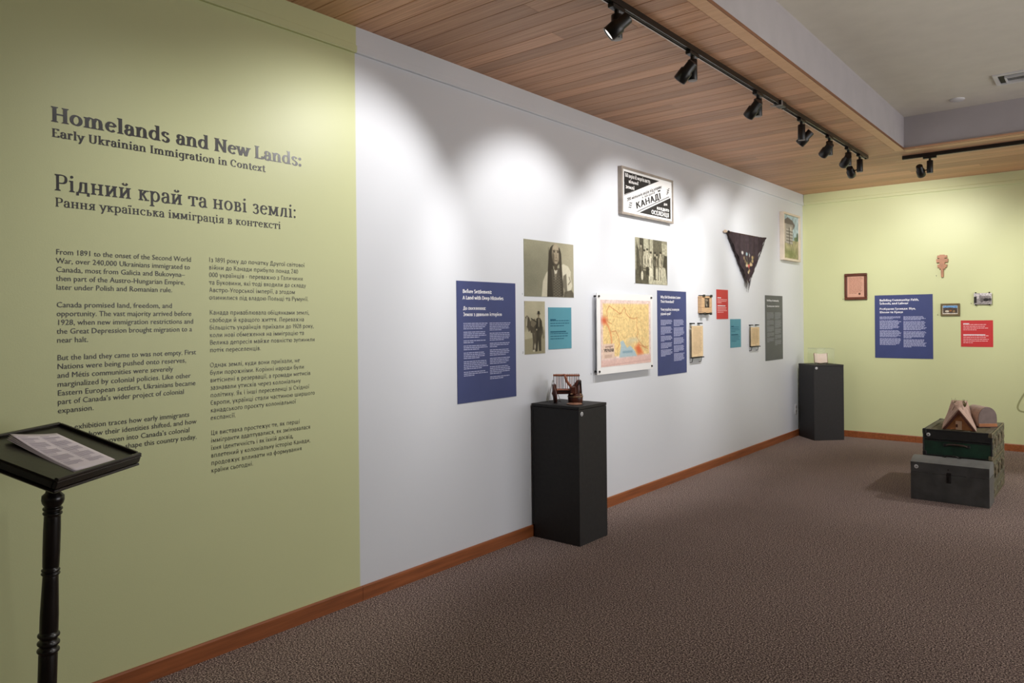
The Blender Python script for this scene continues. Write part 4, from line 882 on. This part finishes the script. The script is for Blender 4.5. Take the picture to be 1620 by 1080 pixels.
M_LENS = bpy.data.materials.new('lit_lens'); M_LENS.use_nodes = True
q = M_LENS.node_tree.nodes['Principled BSDF']; q.inputs['Emission Color'].default_value = (1, .96, .9, 1); q.inputs['Emission Strength'].default_value = 2.2
def spot_light(loc, aim, label, axis='y', side=-1, watts=1.0, size=82, blend=.65, off=None, adapter='y', drop=0.0):
    """loc = driver position on the track; the head hangs at one side of the driver"""
    t = thing('track_light', label, 'spotlight', (loc[0], loc[1], H-.034), 0, None)
    al = R(90) if adapter == 'y' else 0
    RZ = Matrix.Rotation(al, 4, 'Z')
    MB().box(-.06, .06, -.017, .017, -.022, 0, RZ, b=.003).build('adapter', M_BLACK, t)
    MB().lathe([(.012, -.045), (.012, -.02)], 12).build('stem', M_BLACK, t)
    d = MB().lathe([(.027, -.168), (.0285, -.166), (.0285, -.046), (.026, -.044)], 20).build('driver_body', M_BLACK, t)
    MB().lathe([(.0, -.1695), (.025, -.1695), (.0275, -.168)], 20, cap=False).build('end_ring', M_GREY, d)
    off = Vector(off) if off else (Vector((0, side*.085, 0)) if axis == 'y' else Vector((side*.085, 0, 0)))
    hc = off+Vector((0, 0, -.135-drop))
    MB().tube([(off*.2)+Vector((0, 0, -.135-drop*.3)), hc], .006, 8).build('arm', M_BLACK, t)
    wc = Vector((loc[0], loc[1], H-.034))+hc
    dr = (Vector(aim)-wc).normalized()
    M = Matrix.Translation(hc) @ dr.to_track_quat('-Z', 'Y').to_matrix().to_4x4()
    h = MB().lathe([(.028, .066), (.031, .062), (.031, .012), (.0395, .004), (.0395, -.06), (.036, -.062), (.034, -.052), (.033, -.04)], 24, M, cap=False)
    h.lathe([(0, .066), (.028, .066)], 24, M, cap=False).build('lamp_head', M_BLACK, t)
    hd = t.children[-1]
    MB().lathe([(0, -.0565), (.0345, -.0565)], 24, M, cap=False).build('lens', M_LENS, hd)
    MB().lathe([(.0385, -.0615), (.0385, -.064), (.0355, -.064), (.0355, -.0615)], 24, M, cap=False).build('front_ring', M_GREY, hd)
    l = bpy.data.lights.new('lamp_light', 'SPOT'); l.energy = SPOT_W*watts; l.color = SPOT_C
    l.spot_size = R(size); l.spot_blend = blend; l.shadow_soft_size = .025
    o = bpy.data.objects.new('lamp_light', l); COL.objects.link(o)
    o.location = wc+dr*.072; o.rotation_euler = dr.to_track_quat('-Z', 'Y').to_euler()
    return t
spot_light((TX, 3.255), (.0, 2.42, 1.8), 'nearest black track light, its lit lens turned toward the green wall', watts=1.15, size=82, off=(.05, -.07, 0))
spot_light((TX, 1.75), (.0, 1.35, 1.25), 'black track light nearer than the view, dimly lighting the wall text', watts=.2, size=100, blend=1.0)
spot_light((TX, 4.12), (0, 4.12, 1.85), 'second black track light from the near end, aimed at the white wall')
spot_light((TX, 5.16), (0, 5.52, 1.85), 'black track light just before the joining box on the track')
spot_light((TX, 6.09), (0, 6.2, 1.85), 'first black track light beyond the joining box', side=1)
spot_light((TX, 6.83), (0, 7.5, 1.85), 'fifth black track light, aimed at the wall around the black shawl', watts=.95)
spot_light((TX, 7.42), (0, 8.95, 1.9), 'sixth black track light, large head swung down beside the last one', watts=.7)
spot_light((TX, 7.82), (1.0, D, 1.9), 'last black track light at the corner end of the track', axis='x', side=-1, watts=1.55, size=84, drop=.02)
spot_light((1.805, TY), (1.75, D, 1.7), 'single black track light on the track by the green far wall', axis='x', side=-1, watts=.72, size=96, blend=.9, adapter='x')
spot_light((3.3, TY), (3.3, D, 1.9), 'black track light outside the view, aimed at the far wall', axis='x', side=-1, watts=.8, adapter='x')
spot_light((3.9, TY), (2.6, 7.5, .3), 'black track light outside the view, aimed at the trunks', axis='x', side=-1, watts=1.6, size=52, adapter='x')

# ================================================================== PLINTHS
def sticker(parent, M, num):
    s = MB().lathe([(0, .0012), (.0155, .0012), (.016, 0)], 20, M, cap=False).build('round_sticker', M_WPLASTIC, parent)
    tx = text2d(num, .014, .22)
    MB().add([(a-.005, b-.007, .0016+l*2e-5) for a, b, l in tx[0]], tx[1], M).build('sticker_number', M_INK, s)
t = thing('display_plinth', 'tall black plinth standing against the white wall under the map', 'plinth', (.2125, 4.325, 0))
pw, pd, ph = .2045, .175, .952
body = MB().box(-pw+.016, pw, -pd, pd, 0, ph-.022, b=.002).box(-pw, -pw+.016, -pd, pd, .088, ph-.022).build('body', M_PED, t)
MB().box(-pw, pw+.001, -pd-.001, pd+.001, ph-.020, ph, b=.002).build('top', M_PED, t)
MB().box(pw-.006, pw+.001, pd-.03, pd-.004, 0, .006).build('foot_glide', M_BLACK, body)
sticker(t, Matrix.Translation((pw+.0008, -pd+.035, ph-.052)) @ Matrix.Rotation(R(90), 4, 'Z') @ Matrix.Rotation(R(90), 4, 'X'), '7')
t = thing('display_plinth', 'shorter-looking black plinth turned diagonally into the far corner', 'plinth', (.306, 9.779, 0), R(45))
s = .1965
MB().box(-s, s, -s, s, 0, .925, b=.002).build('body', M_PED, t)
MB().box(-s-.001, s+.001, -s-.001, s+.001, .9255, .945, b=.002).build('top', M_PED, t)
sticker(t, Matrix.Translation((-s+.035, -s-.0008, .905)) @ Matrix.Rotation(R(90), 4, 'X'), '3')

# clear case with an open book on the corner plinth
t = thing('acrylic_case', 'clear box case standing on the corner plinth', 'display case', (.306, 9.779, .945), R(45))
g_ = glass_mat(); a_ = .115
for q in (((-a_, a_, -a_, -a_+.003)), ((-a_, a_, a_-.003, a_)), ((-a_, -a_+.003, -a_+.003, a_-.003)), ((a_-.003, a_, -a_+.003, a_-.003))):
    MB().box(q[0], q[1], q[2], q[3], 0, .2).build('side_pane', g_, t)
MB().box(-a_, a_, -a_, a_, .2, .203).build('top_pane', g_, t)
M_EDGE = mat('acrylic_edge', (196, 200, 178), .3)
MB().tube([(-a_, -a_, .2), (a_, -a_, .2), (a_, a_, .2), (-a_, a_, .2), (-a_, -a_, .2)], .0013, 4).tube([(a_, -a_, 0), (a_, -a_, .2)], .0013, 4).tube([(-a_, -a_, 0), (-a_, -a_, .2)], .0013, 4).tube([(a_, a_, 0), (a_, a_, .2)], .0013, 4).build('polished_edge', M_EDGE, t)
t = thing('open_book', 'small open book propped up inside the clear case', 'book', (.30, 9.77, .945), R(28))
M_BCOV = mat('brown_book_cover', (122, 84, 62), .6)
for sgn, ang in ((-1, 32), (1, -22)):
    Mx = Matrix.Translation((0, .0, .006)) @ Matrix.Rotation(R(-18), 4, 'X') @ Matrix.Rotation(R(ang), 4, 'Z')
    x0, x1 = (-.085, 0) if sgn < 0 else (0, .095)
    MB().box(x0, x1, .004, .008, 0, .128, Mx, b=.001).build('cover', M_BCOV, t)
    b_ = MB().box(x0+.003 if sgn < 0 else 0, x1 if sgn < 0 else x1-.004, -.008, .004, .003, .124, Mx, b=.002).build('pages', mat('book_pages', (226, 206, 190), .8, var=.05), t)
MB().tube([(-.02, .03, .003), (-.085, -.03, .003)], .003, 6).tube([(.03, .03, .003), (.06, -.04, .003)], .003, 6).tube([(0, .05, .003), (0, .04, .06)], .003, 6).build('wire_stand', M_GREY, t)

# ================================================================== WOODEN CART ON THE NEAR PLINTH
M_CART = mat('dark_oiled_wood', (82, 40, 28), .38, var=.3, scale=30, spec=.5); M_CARTL = mat('worn_red_wood', (150, 88, 62), .45, var=.2, scale=30)
M_IRON = mat('dark_iron', (30, 26, 26), .4, metal=.3)
t = thing('miniature_cart', 'dark brown carved wooden cart with a rack of upright spindles, on the near plinth', 'model cart', (.200, 4.322, .952), R(40))
kx, kz = .000336, .000335
def X_(px): return (px-585)*kx
def Z_(py): return max(0, (832-py)*kz)
wheel = MB().lathe([(.0, -.012), (.02, -.016), (.022, -.010), (.052, -.008), (.066, -.012), (.067, .012), (.052, .008), (.022, .010), (.02, .016), (.0, .012)], 28, Matrix.Translation((X_(318), .0, .0675)) @ Matrix.Rotation(R(86), 4, 'Y'), cap=False).build('wheel', M_CART, t)
MB().lathe([(.009, -.02), (.009, .02)], 10, Matrix.Translation((X_(318), .0, .0675)) @ Matrix.Rotation(R(86), 4, 'Y')).build('hub', M_CARTL, wheel)
MB().box(X_(345), X_(690), -.03, .03, Z_(642), Z_(592), b=.004).build('axle_beam', M_CART, t)
MB().box(X_(350), X_(650), -.034, .034, Z_(592), Z_(535), b=.004).build('bed_rail', M_CARTL, t)
MB().box(X_(372), X_(640), -.036, -.030, Z_(585), Z_(560)).build('rail_band', M_IRON, t)
top = MB().tube([(X_(290), 0, Z_(248)), (X_(330), 0, Z_(244)), (X_(600), 0, Z_(250)), (X_(855), 0, Z_(252))], [.0065, .0075, .0075, .0065], 10).build('top_rail', M_CARTL, t)
for k, px in enumerate((303, 352, 382, 410, 438, 470, 502, 545, 590, 636, 672, 706, 742, 772, 800, 832)):
    bot = 535 if px < 650 else (470 if px < 760 else 390)
    MB().tube([(X_(px+(6 if k % 2 else 0)), .012*(1 if k % 2 else -1)*.5, Z_(bot)), (X_(px), 0, Z_(232)), (X_(px), 0, Z_(212))], [.0028, .0028, .0016], 6).build('spindle', M_CARTL if k % 3 else M_CART, t)
MB().add([], []).tube([(X_(490), -.012, Z_(235)), (X_(530), -.016, Z_(232)), (X_(548), -.024, Z_(300)), (X_(580), -.032, Z_(380)), (X_(625), -.036, Z_(440)), (X_(668), -.036, Z_(500))], [.006, .0085, .0095, .0095, .0095, .008], 8).build('curved_handle', M_CARTL, t)
MB().box(X_(640), X_(770), -.05, .03, Z_(650), Z_(470), b=.008).build('bolster', M_CART, t)
MB().lathe([(.049, 0), (.052, .004), (.054, .03), (.053, .055), (.049, .062)], 22, Matrix.Translation((X_(762), .012, Z_(830)))).build('drum', M_CART, t)
MB().lathe([(.0545, .038), (.0565, .040), (.0565, .046), (.0545, .048)], 22, Matrix.Translation((X_(762), .012, Z_(830)))).build('drum_band', mat('brass_band', (140, 110, 78), .35), t)
# horn-shaped upright with a flared lip
hp = [(X_(770), .01, Z_(640)), (X_(790), .008, Z_(560)), (X_(800), .004, Z_(480)), (X_(812), 0, Z_(420)), (X_(832), 0, Z_(375)), (X_(880), 0, Z_(358))]
MB().tube(hp, [.036, .035, .028, .019, .014, .005], 14).build('horn_post', M_CART, t)
MB().tube([(X_(800), -.03, Z_(470)), (X_(835), -.03, Z_(395)), (X_(868), -.02, Z_(366)), (X_(874), -.012, Z_(460)), (X_(882), -.008, Z_(600)), (X_(876), -.008, Z_(800))], [.004, .006, .006, .005, .006, .005], 8).build('iron_strap', M_IRON, t)
MB().box(X_(640), X_(692), -.055, -.04, Z_(640), Z_(624)).box(X_(830), X_(868), -.075, -.05, Z_(645), Z_(622)).build('peg', mat('tan_peg', (176, 140, 110), .5), t)
tag(MB().lathe([(.052, 0), (.056, .003), (.052, .007), (0, .008)], 24, cap=False).build('wooden_disc', mat('light_disc', (150, 106, 84), .4, var=.3, scale=40), None, (.300, 4.268, .952)), 'small round wooden disc lying at the front corner of the near plinth', 'disc')
t = thing('tent_card', 'folded white card standing behind the wooden cart', 'card', (.052, 4.352, .952), R(40))
M_CARD = mat('grey_white_card', (205, 206, 204), .6, var=.02)
for nm, a in (('card_face', R(13)), ('card_face', R(-19))):
    hgt = .155/math.cos(a)
    MB().box(-.0012, .0012, -.025, .025, -hgt, 0, Matrix.Translation((0, 0, .155)) @ Matrix.Rotation(a, 4, 'Y')).build(nm, M_CARD, t)

# ================================================================== TRUNKS
M_TGRN = mat('dark_green_canvas', (18, 54, 38), .6, var=.2, scale=14, bump=.2); M_TBLK = mat('black_leather_trim', (30, 30, 31), .5, var=.15, scale=20, bump=.2)
M_TOLV = mat('worn_olive_canvas', (96, 92, 68), .7, var=.28, scale=22, bump=.4); M_SLAT = mat('trunk_slat', (92, 88, 72), .55, var=.25, scale=18); M_HW = mat('dull_trunk_metal', (126, 116, 94), .42, metal=.5, var=.25, scale=30)
M_LEATHER = mat('worn_leather', (58, 42, 32), .5, var=.2)
def steamer(label, x0, x1, y0, y1, z0, z1, frontm, lid, lidm, seed):
    t = thing('steamer_trunk', label, 'trunk', ((x0+x1)/2, (y0+y1)/2, z0)); w, d, h = (x1-x0)/2, (y1-y0)/2, z1-z0
    MB().box(-w+.004, w-.004, -d+.004, d-.004, 0, h-lid-.002, b=.003).build('body', frontm, t)
    l = MB().box(-w+.002, w-.002, -d+.002, d-.002, h-lid+.002, h-.006, b=.004).build('lid', lidm, t)
    # skins of worn canvas on the long sides and the top
    for s_ in (-1, 1):
        MB().box(s_*(w-.004) if s_ > 0 else -w+.001, w-.001 if s_ > 0 else -(w-.004), -d+.02, d-.02, .012, h-lid-.006).build('side_canvas', M_TOLV, t)
        MB().box(w-.003 if s_ > 0 else -w, w if s_ > 0 else -w+.003, -d+.02, d-.02, h-lid+.006, h-.01).build('lid_canvas', M_TOLV, t)
    MB().box(-w+.02, w-.02, -d+.02, d-.02, h-.0065, h-.003).build('top_canvas', M_TOLV, l)
    # slats: across the top and up the long side
    for k in range(4):
        x = -w+.035+k*(2*w-.07)/3
        MB().box(x-.022, x+.022, -d+.012, d-.012, h-.004, h+.002, b=.003).build('top_slat', M_SLAT, l)
    for z in (h*.16, h*.42):
        for s_ in (-1, 1): MB().box(s_*w-.004, s_*w+.005, -d+.01, d-.01, z, z+.03, b=.003).build('side_slat', M_SLAT, t)
    for s_ in (-1, 1): MB().box(s_*w-.004, s_*w+.005, -d+.01, d-.01, h-lid*.55, h-lid*.55+.026, b=.003).build('side_slat', M_SLAT, t)
    # edge bindings
    e = .011
    for sx in (-1, 1):
        MB().box(sx*w-e if sx > 0 else -w, w if sx > 0 else -w+e, -d, d, h-.012, h, b=.004).build('edge_binding', M_TBLK if sx < 0 else M_HW, t)
        for sy in (-1, 1):
            MB().box(sx*w-e if sx > 0 else -w, w if sx > 0 else -w+e, sy*d-e if sy > 0 else -d, d if sy > 0 else -d+e, 0, h-.012, b=.003).build('edge_binding', M_TBLK, t)
    for sy in (-1, 1):
        y_0, y_1 = (-d, -d+e) if sy < 0 else (d-e, d)
        for z in (0, h-lid-.014, h-lid+.002, h-.012): MB().box(-w+e, w-e, y_0, y_1, z, z+.012, b=.003).build('edge_binding', M_TBLK, t)
    for s_ in (-1, 1):
        for z in (0, h-lid-.012, h-lid+.002): MB().box(s_*w-.004, s_*w+.003, -d+e, d-e, z, z+.010).build('edge_binding', M_HW, t)
    # corner caps
    for sx in (-1, 1):
        for sy in (-1, 1):
            for z in ((h-.04, h+.003), (0, .04)):
                MB().box(sx*w-.03 if sx > 0 else -w-.003, w+.003 if sx > 0 else -w+.03, sy*d-.03 if sy > 0 else -d-.003, d+.003 if sy > 0 else -d+.03, z[0], z[1], b=.006).build('corner_cap', M_HW if sx > 0 else M_TBLK, t)
    # hardware on the long side that faces the room: lock, clasps, strap ends
    for y, nm in ((0, 'lock'), (-d*.55, 'clasp'), (d*.55, 'clasp')):
        MB().box(w+.001, w+.012, y-.035, y+.035, h-lid-.05, h-lid+.045, b=.004).box(w+.010, w+.018, y-.014, y+.014, h-lid-.03, h-lid+.03, b=.003).build(nm, M_HW, t)
    for y in (-d*.8, -d*.28, d*.28, d*.8):
        for z in (h*.16, h-lid*.55): MB().box(w+.004, w+.010, y-.018, y+.018, z-.004, z+.032, b=.003).build('slat_clamp', M_HW, t)
    # leather handle on the short side
    zz = h*.5-.02
    MB().tube([(-.075, -d-.004, zz+.006), (-.055, -d-.018, zz+.016), (0, -d-.024, zz+.018), (.055, -d-.018, zz+.016), (.075, -d-.004, zz+.006)], [.008, .009, .010, .009, .008], 8).build('end_handle', M_LEATHER, t)
    for x in (-.085, .085): MB().box(x-.016, x+.016, -d-.008, -d+.002, zz-.006, zz+.02, b=.003).build('handle_plate', M_TBLK, t)
    return t, w, d, h
steamer('lower brown and black steamer trunk on the floor behind the grey chest', 1.915, 2.432, 7.285, 8.11, 0, .322, mat('brown_trunk_canvas', (48, 36, 30), .6, var=.25, scale=14), .10, M_TBLK, 2)
ut, uw, ud, uh = steamer('upper steamer trunk with green front and black lid, carrying the two models', 1.915, 2.432, 7.300, 8.10, .3255, .556, M_TGRN, .088, M_TBLK, 1)
sticker(ut, Matrix.Translation((-uw+.044, -ud-.0004, uh-.048)) @ Matrix.Rotation(R(90), 4, 'X'), '8')

# low grey chest in front
M_CHEST = mat('grey_painted_chest', (66, 66, 66), .6, var=.2, scale=9, bump=.15); M_CHESTT = mat('grey_chest_lit_lid', (112, 114, 112), .5, var=.1, scale=9)  # lid repeats the chest grey lighter, light from above put into the colour
M_CHESTS = mat('grey_chest_lit_side', (92, 90, 86), .6, var=.12, scale=9)  # lighter copy of the chest grey, painted as the side lit by the room
t = thing('wooden_chest', 'low dark grey wooden chest with a slightly domed lid, in front of the stacked trunks', 'chest', (2.165, 7.105, 0))
w, d = .282, .135
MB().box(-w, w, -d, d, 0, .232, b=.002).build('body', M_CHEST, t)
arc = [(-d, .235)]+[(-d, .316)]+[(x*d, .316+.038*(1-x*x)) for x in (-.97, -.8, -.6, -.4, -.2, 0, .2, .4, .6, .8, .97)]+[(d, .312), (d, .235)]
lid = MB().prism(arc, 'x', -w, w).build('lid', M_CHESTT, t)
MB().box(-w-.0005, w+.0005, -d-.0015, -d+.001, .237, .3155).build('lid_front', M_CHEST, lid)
for s_ in (-1, 1): MB().box(s_*w-.001, s_*w+.001, -d, d, .002, .23).build('side_board', M_CHESTS, t)  # thin skins carrying the lighter, lit side tone
for x in (-.135, .135):
    MB().box(x-.015, x+.015, -d-.002, -d+.001, .0, .315).build('strap', M_CHEST, t)
MB().box(-.017, .017, -d-.006, -d, .165, .25, b=.002).box(-.009, .009, -d-.011, -d-.004, .175, .225, b=.002).build('hasp', M_IRON, t)
MB().lathe([(.007, 0), (.007, .002)], 10, Matrix.Translation((-.004, -d-.001, .275)) @ Matrix.Rotation(R(90), 4, 'X')).build('keyhole', M_IRON, t)
MB().tube([(-.055, -.0, .35), (-.04, -.0, .366), (.0, -.0, .37), (.04, -.0, .366), (.055, -.0, .35)], .0055, 8).build('handle', M_IRON, lid)
for x in (-.055, .055): MB().box(x-.014, x+.014, -.014, .014, .349, .355, b=.002).build('handle_plate', M_IRON, lid)
sticker(t, Matrix.Translation((-w+.042, -d-.002, .277)) @ Matrix.Rotation(R(90), 4, 'X'), '10')

# ================================================================== MODELS ON THE TRUNK
TZ = .558
M_CLAY = mat('pale_clay_thatch', (186, 156, 140), .85, var=.12, scale=26, bump=.5, bscale=50); M_GABLE = mat('brown_gable', (182, 118, 70), .6, var=.15, scale=18)
M_BARGE = mat('dark_red_edge', (84, 40, 26), .6, var=.15); M_DOORC = mat('model_door', (196, 158, 128), .6); M_TWIG = mat('dry_twig', (92, 88, 44), .8)
t = thing('model_house', 'small model hut with a steep pale roof and brown gable, front of the trunk top', 'model', (2.183, 7.36, TZ), R(-4))
# roof: rows of a steep tent widening into a broad ridge at the back
NS = 10; V, F = [], []
def sec(v):
    hw = .131; rg = .004+.058*v; zt = .178+.035*v
    return [(-hw, 0), (-hw*.52-rg*.4, zt*.52), (-rg, zt), (0, zt+.006), (rg, zt), (hw*.52+rg*.4, zt*.52), (hw, 0)]
for outer in (0, 1):
    for i in range(NS+1):
        v = i/NS
        for x, z in sec(v):
            if outer == 0: jx = .004*math.sin(i*2.1+z*60); V.append((x*1.0-.085*v+jx*(0 if z == 0 else 1), .40*v, z+.003*math.sin(i*1.7+x*50)*(z > 0)))
            else: V.append((x*.88-.085*v, .40*v+(.004 if i == 0 else 0), max(0, z-.017)))
n = 7; o = (NS+1)*n
for i in range(NS):
    for k in range(n-1):
        F.append((i*n+k, (i+1)*n+k, (i+1)*n+k+1, i*n+k+1)); F.append((o+i*n+k, o+i*n+k+1, o+(i+1)*n+k+1, o+(i+1)*n+k))
for k in range(n-1):
    F.append((k, k+1, o+k+1, o+k)); F.append((NS*n+k+1, NS*n+k, o+NS*n+k, o+NS*n+k+1))
for i in range(NS): F.append((i*n, o+i*n, o+(i+1)*n, (i+1)*n)); F.append((i*n+n-1, (i+1)*n+n-1, o+(i+1)*n+n-1, o+i*n+n-1))
rm = MB(); rm.add(V, F, smooth=False); rm.build('roof', M_CLAY, t)
MB().prism([(-.112, 0), (.112, 0), (.004, .150), (-.004, .150)], 'y', .02, .026).build('gable_wall', M_GABLE, t)
MB().prism([(-.125, 0), (-.104, 0), (0, .143), (.104, 0), (.125, 0), (0, .170)], 'y', -.004, .018).build('barge_board', M_BARGE, t)
MB().box(-.028, .018, .012, .020, 0, .075, b=.001).build('door', M_DOORC, t)
MB().box(-.026, -.012, .008, .012, .022, .048).build('door_latch', M_BARGE, t)
MB().prism([(-.19, 0), (-.13, .112), (-.03, .112), (.025, 0)], 'y', .38, .386).build('back_wall', M_GABLE, t)
rt_ = random.Random(5); mb = MB()
for bx, by in ((-.10, .30), (-.0, .2), (.0, .24)):
    for k in range(6):
        a, b = rt_.uniform(-.022, .022), rt_.uniform(-.02, .02); mb.tube([(bx, by, .18), (bx+a*.5, by+b, .205+rt_.uniform(0, .012)), (bx+a, by+b, .218+rt_.uniform(0, .03))], [.0022, .0018, .0008], 4)
mb.build('twig_tuft', M_TWIG, t)['kind'] = 'stuff'
mb = MB()
for k in range(26):
    a = rt_.uniform(-.05, .05); y = rt_.uniform(.12, .38); q = .2*y; mb.tube([(a*.6-q, y, .188+.05*y), (a*.8-q+rt_.uniform(-.02, .02), y-rt_.uniform(.0, .05), .184+.03*y), (a*1.2-q, y-.04, .150)], .0022, 4)
mb.build('thatch_straw', M_CLAY, t)['kind'] = 'stuff'

t = thing('model_shelter', 'small round-topped grey model shelter behind the pale-roofed hut', 'model', (2.352, 7.70, TZ), R(38))
M_ARCH = mat('grey_plaster', (134, 118, 112), .8, var=.08, scale=20, bump=.25); M_ARCHS = mat('pale_shelter_skin', (190, 168, 156), .85, var=.08, scale=24, bump=.3)
prof = [(-.078, 0), (-.081, .06)]+[(-.080*math.cos(a), .085+.093*math.sin(a)) for a in [R(x) for x in range(0, 181, 15)]]+[(.081, .06), (.078, 0)]
MB().prism(prof, 'y', .004, .2).build('vault', M_ARCHS, t)
MB().prism([(x*.985, z*.99) for x, z in prof], 'y', -.004, .004).build('end_wall', M_ARCH, t)
MB().box(-.080, .080, -.010, -.003, 0, .032, b=.002).build('base_board', M_GABLE, t)
MB().box(-.086, .086, -.016, .204, -.0, .006, b=.001).build('base_plate', M_BARGE, t)

# ================================================================== LECTERN STAND (near left)
ZC = 1.07
C0 = Vector((.720, .862, ZC)); R0 = Vector((.467, 1.228, ZC)); W_ = (R0-C0).length; SD = .346; TILT = R(19.5)
e1 = (R0-C0).normalized(); nn = Vector((-e1.y, e1.x, 0)); e2 = nn*math.cos(TILT)+Vector((0, 0, 1))*math.sin(TILT); e3 = e1.cross(e2)
cen = C0+e1*W_/2+e2*SD/2
root = Vector((.412, .913, 0))
T = Matrix.Translation(C0-root) @ Matrix((tuple((e1[i], e2[i], e3[i], 0)) for i in range(3))).to_4x4() if False else Matrix(((e1.x, e2.x, e3.x, C0.x-root.x), (e1.y, e2.y, e3.y, C0.y-root.y), (e1.z, e2.z, e3.z, C0.z-root.z), (0, 0, 0, 1)))
t = thing('lectern', 'black turned-wood lectern stand with a sloping tray, left foreground', 'lectern', root)
MB().box(.006, W_-.006, .006, SD-.006, -.044, -.010, T).build('tray_board', M_STANDTOP, t)
MB().box(-.0, W_, .0, .014, -.036, .001, T, b=.003).build('front_lip', M_STAND, t)
MB().box(-.0, W_, SD-.014, SD, -.036, .001, T, b=.003).build('back_lip', M_STAND, t)
MB().box(W_-.014, W_, .014, SD-.014, -.036, .002, T, b=.003).build('side_lip', M_STAND, t)
MB().box(0, .010, .014, SD-.014, -.036, -.006, T, b=.002).build('side_lip', M_STAND, t)
MB().box(-.003, W_+.003, -.003, SD+.003, -.048, -.038, T, b=.004).box(-.002, W_+.002, -.002, SD+.002, -.013, -.009, T, b=.002).build('moulding', M_STAND, t)
MB().box(.02, W_-.02, .02, SD-.02, -.056, -.046, T, b=.003).build('under_frame', M_STAND, t)
pt = Vector((.443, .939, .947)); pb = Vector((.423, .922, .329)); ax_ = (pt-pb).normalized()
PM = Matrix.Translation(pt-ax_*(.947-0)-root+Vector((0, 0, .947-ax_.z*.947)) * 0) @ Vector((0, 0, 1)).rotation_difference(ax_).to_matrix().to_4x4()
PM = Matrix.Translation(pt-ax_*.947-root) @ Vector((0, 0, 1)).rotation_difference(ax_).to_matrix().to_4x4()
def ring(z, r, R0_, hh=.007): return [(R0_, z-hh), (r*.93, z-hh*.8), (r, z-hh*.3), (r, z+hh*.3), (r*.93, z+hh*.8), (R0_, z+hh)]
prof = [(.026, .05), (.036, .09), (.040, .13), (.034, .18), (.028, .22), (.029, .30), (.029, .425)]+ring(.438, .0345, .027)+ring(.463, .0345, .027)+ring(.490, .034, .027)+[(.0285, .505), (.0285, .56), (.0265, .62), (.0245, .68), (.0240, .693)]+ring(.700, .029, .0235, .005)+ring(.712, .0285, .0235, .005)+[(.0255, .725), (.0265, .78), (.0265, .85), (.0255, .895)]+ring(.906, .030, .025, .006)+ring(.921, .0305, .025, .006)+[(.025, .93), (.032, .940), (.035, .952), (.034, .966), (.024, .976), (.022, .985)]
post = MB().lathe(prof, 28, PM).build('post', M_STAND, t)
MB().box(-.07, .07, -.07, .07, -.02, 0, Matrix.Translation(cen-e3*.058-root) @ Matrix(((e1.x, e2.x, e3.x, 0), (e1.y, e2.y, e3.y, 0), (e1.z, e2.z, e3.z, 0), (0, 0, 0, 1))), b=.004).build('mounting_block', M_STAND, t)
pc = PM @ Vector((0, 0, .98)); blk = cen-e3*.075-root
MB().tube([pc, blk], .022, 14).build('neck', M_STAND, t)
for k in range(3):
    a = R(40+120*k); u = Vector((math.cos(a), math.sin(a), 0))
    MB().tube([Vector((0, 0, .10))+u*.02, Vector((0, 0, .10))+u*.08, Vector((0, 0, .055))+u*.15, Vector((0, 0, .016))+u*.21, Vector((0, 0, .014))+u*.24], [.02, .019, .016, .015, .011], 10).build('leg', M_STAND, t)

# papers on the tray
def sheet(k, top=False):
    A0, B0, w, h, rz = .110+.0012*k, .024+.0008*k, .200, .279, R(-6-.5*k); n = 14
    cz, sz = math.cos(rz), math.sin(rz); V, F = [], []
    def P(u, v, dz=0):
        lift = (.004+.0016*k)*max(0, (1-u)*.9+v*1.25-1.15)**1.6*2.4
        a, b = u*w, v*h
        return T @ Vector((A0+a*cz-b*sz*-1*-1, B0+a*sz+b*cz, -.0085+.0022*k+lift+dz))+root
    def P(u, v, dz=0):
        lift = (.004+.0016*k)*max(0, (1-u)*.9+v*1.25-1.15)**1.6*2.4
        a, b = u*w, v*h
        return T @ Vector((A0+a*cz-b*sz, B0+a*sz+b*cz, -.0085+.0013*k+lift+dz))+root
    base = P(.5, .5)
    mb = MB()
    vs = [P(i/n, j/n)-base for j in range(n+1) for i in range(n+1)]
    fs = [(j*(n+1)+i, j*(n+1)+i+1, (j+1)*(n+1)+i+1, (j+1)*(n+1)+i) for j in range(n) for i in range(n)]
    mb.add(vs, fs, smooth=True)
    o = mb.build('handout_sheet', M_PAPER, None, base)
    md = o.modifiers.new('thickness', 'SOLIDIFY'); md.thickness = .0009; md.offset = -1
    if top:
        mb = MB(); rnd = random.Random(9)
        for c in range(2):
            v = .93; u0 = .07+.46*c
            for para in ((1, 1), (3, 0), (1, 1), (6, 0), (1, 1), (5, 0), (1, 1), (6, 0), (1, 1), (4, 0)):
                for i in range(para[0]):
                    L = .2 if para[1] else (.37 if i < para[0]-1 else .22)
                    q = [P(u0, v, .0006), P(u0+L*.5, v, .0006), P(u0+L, v, .0006), P(u0+L, v-.011, .0006), P(u0+L*.5, v-.011, .0006), P(u0, v-.011, .0006)]
                    mb.add([x-base for x in q], [(5, 4, 1, 0), (4, 3, 2, 1)]); v -= .0235
                v -= .012
        mb.build('printed_text', flat('soft_print', (170, 160, 172), .7), o)['kind'] = 'stuff'
    return o
for k in range(4):
    tag(sheet(k, k == 3), ('lowest white handout sheet of the stack on the lectern tray', 'second lowest white handout sheet of the stack on the lectern tray', 'white handout sheet directly under the topmost one on the lectern tray', 'white printed handout sheet with a curled corner, topmost on the lectern tray')[k], 'paper', 'handout sheets on the lectern')
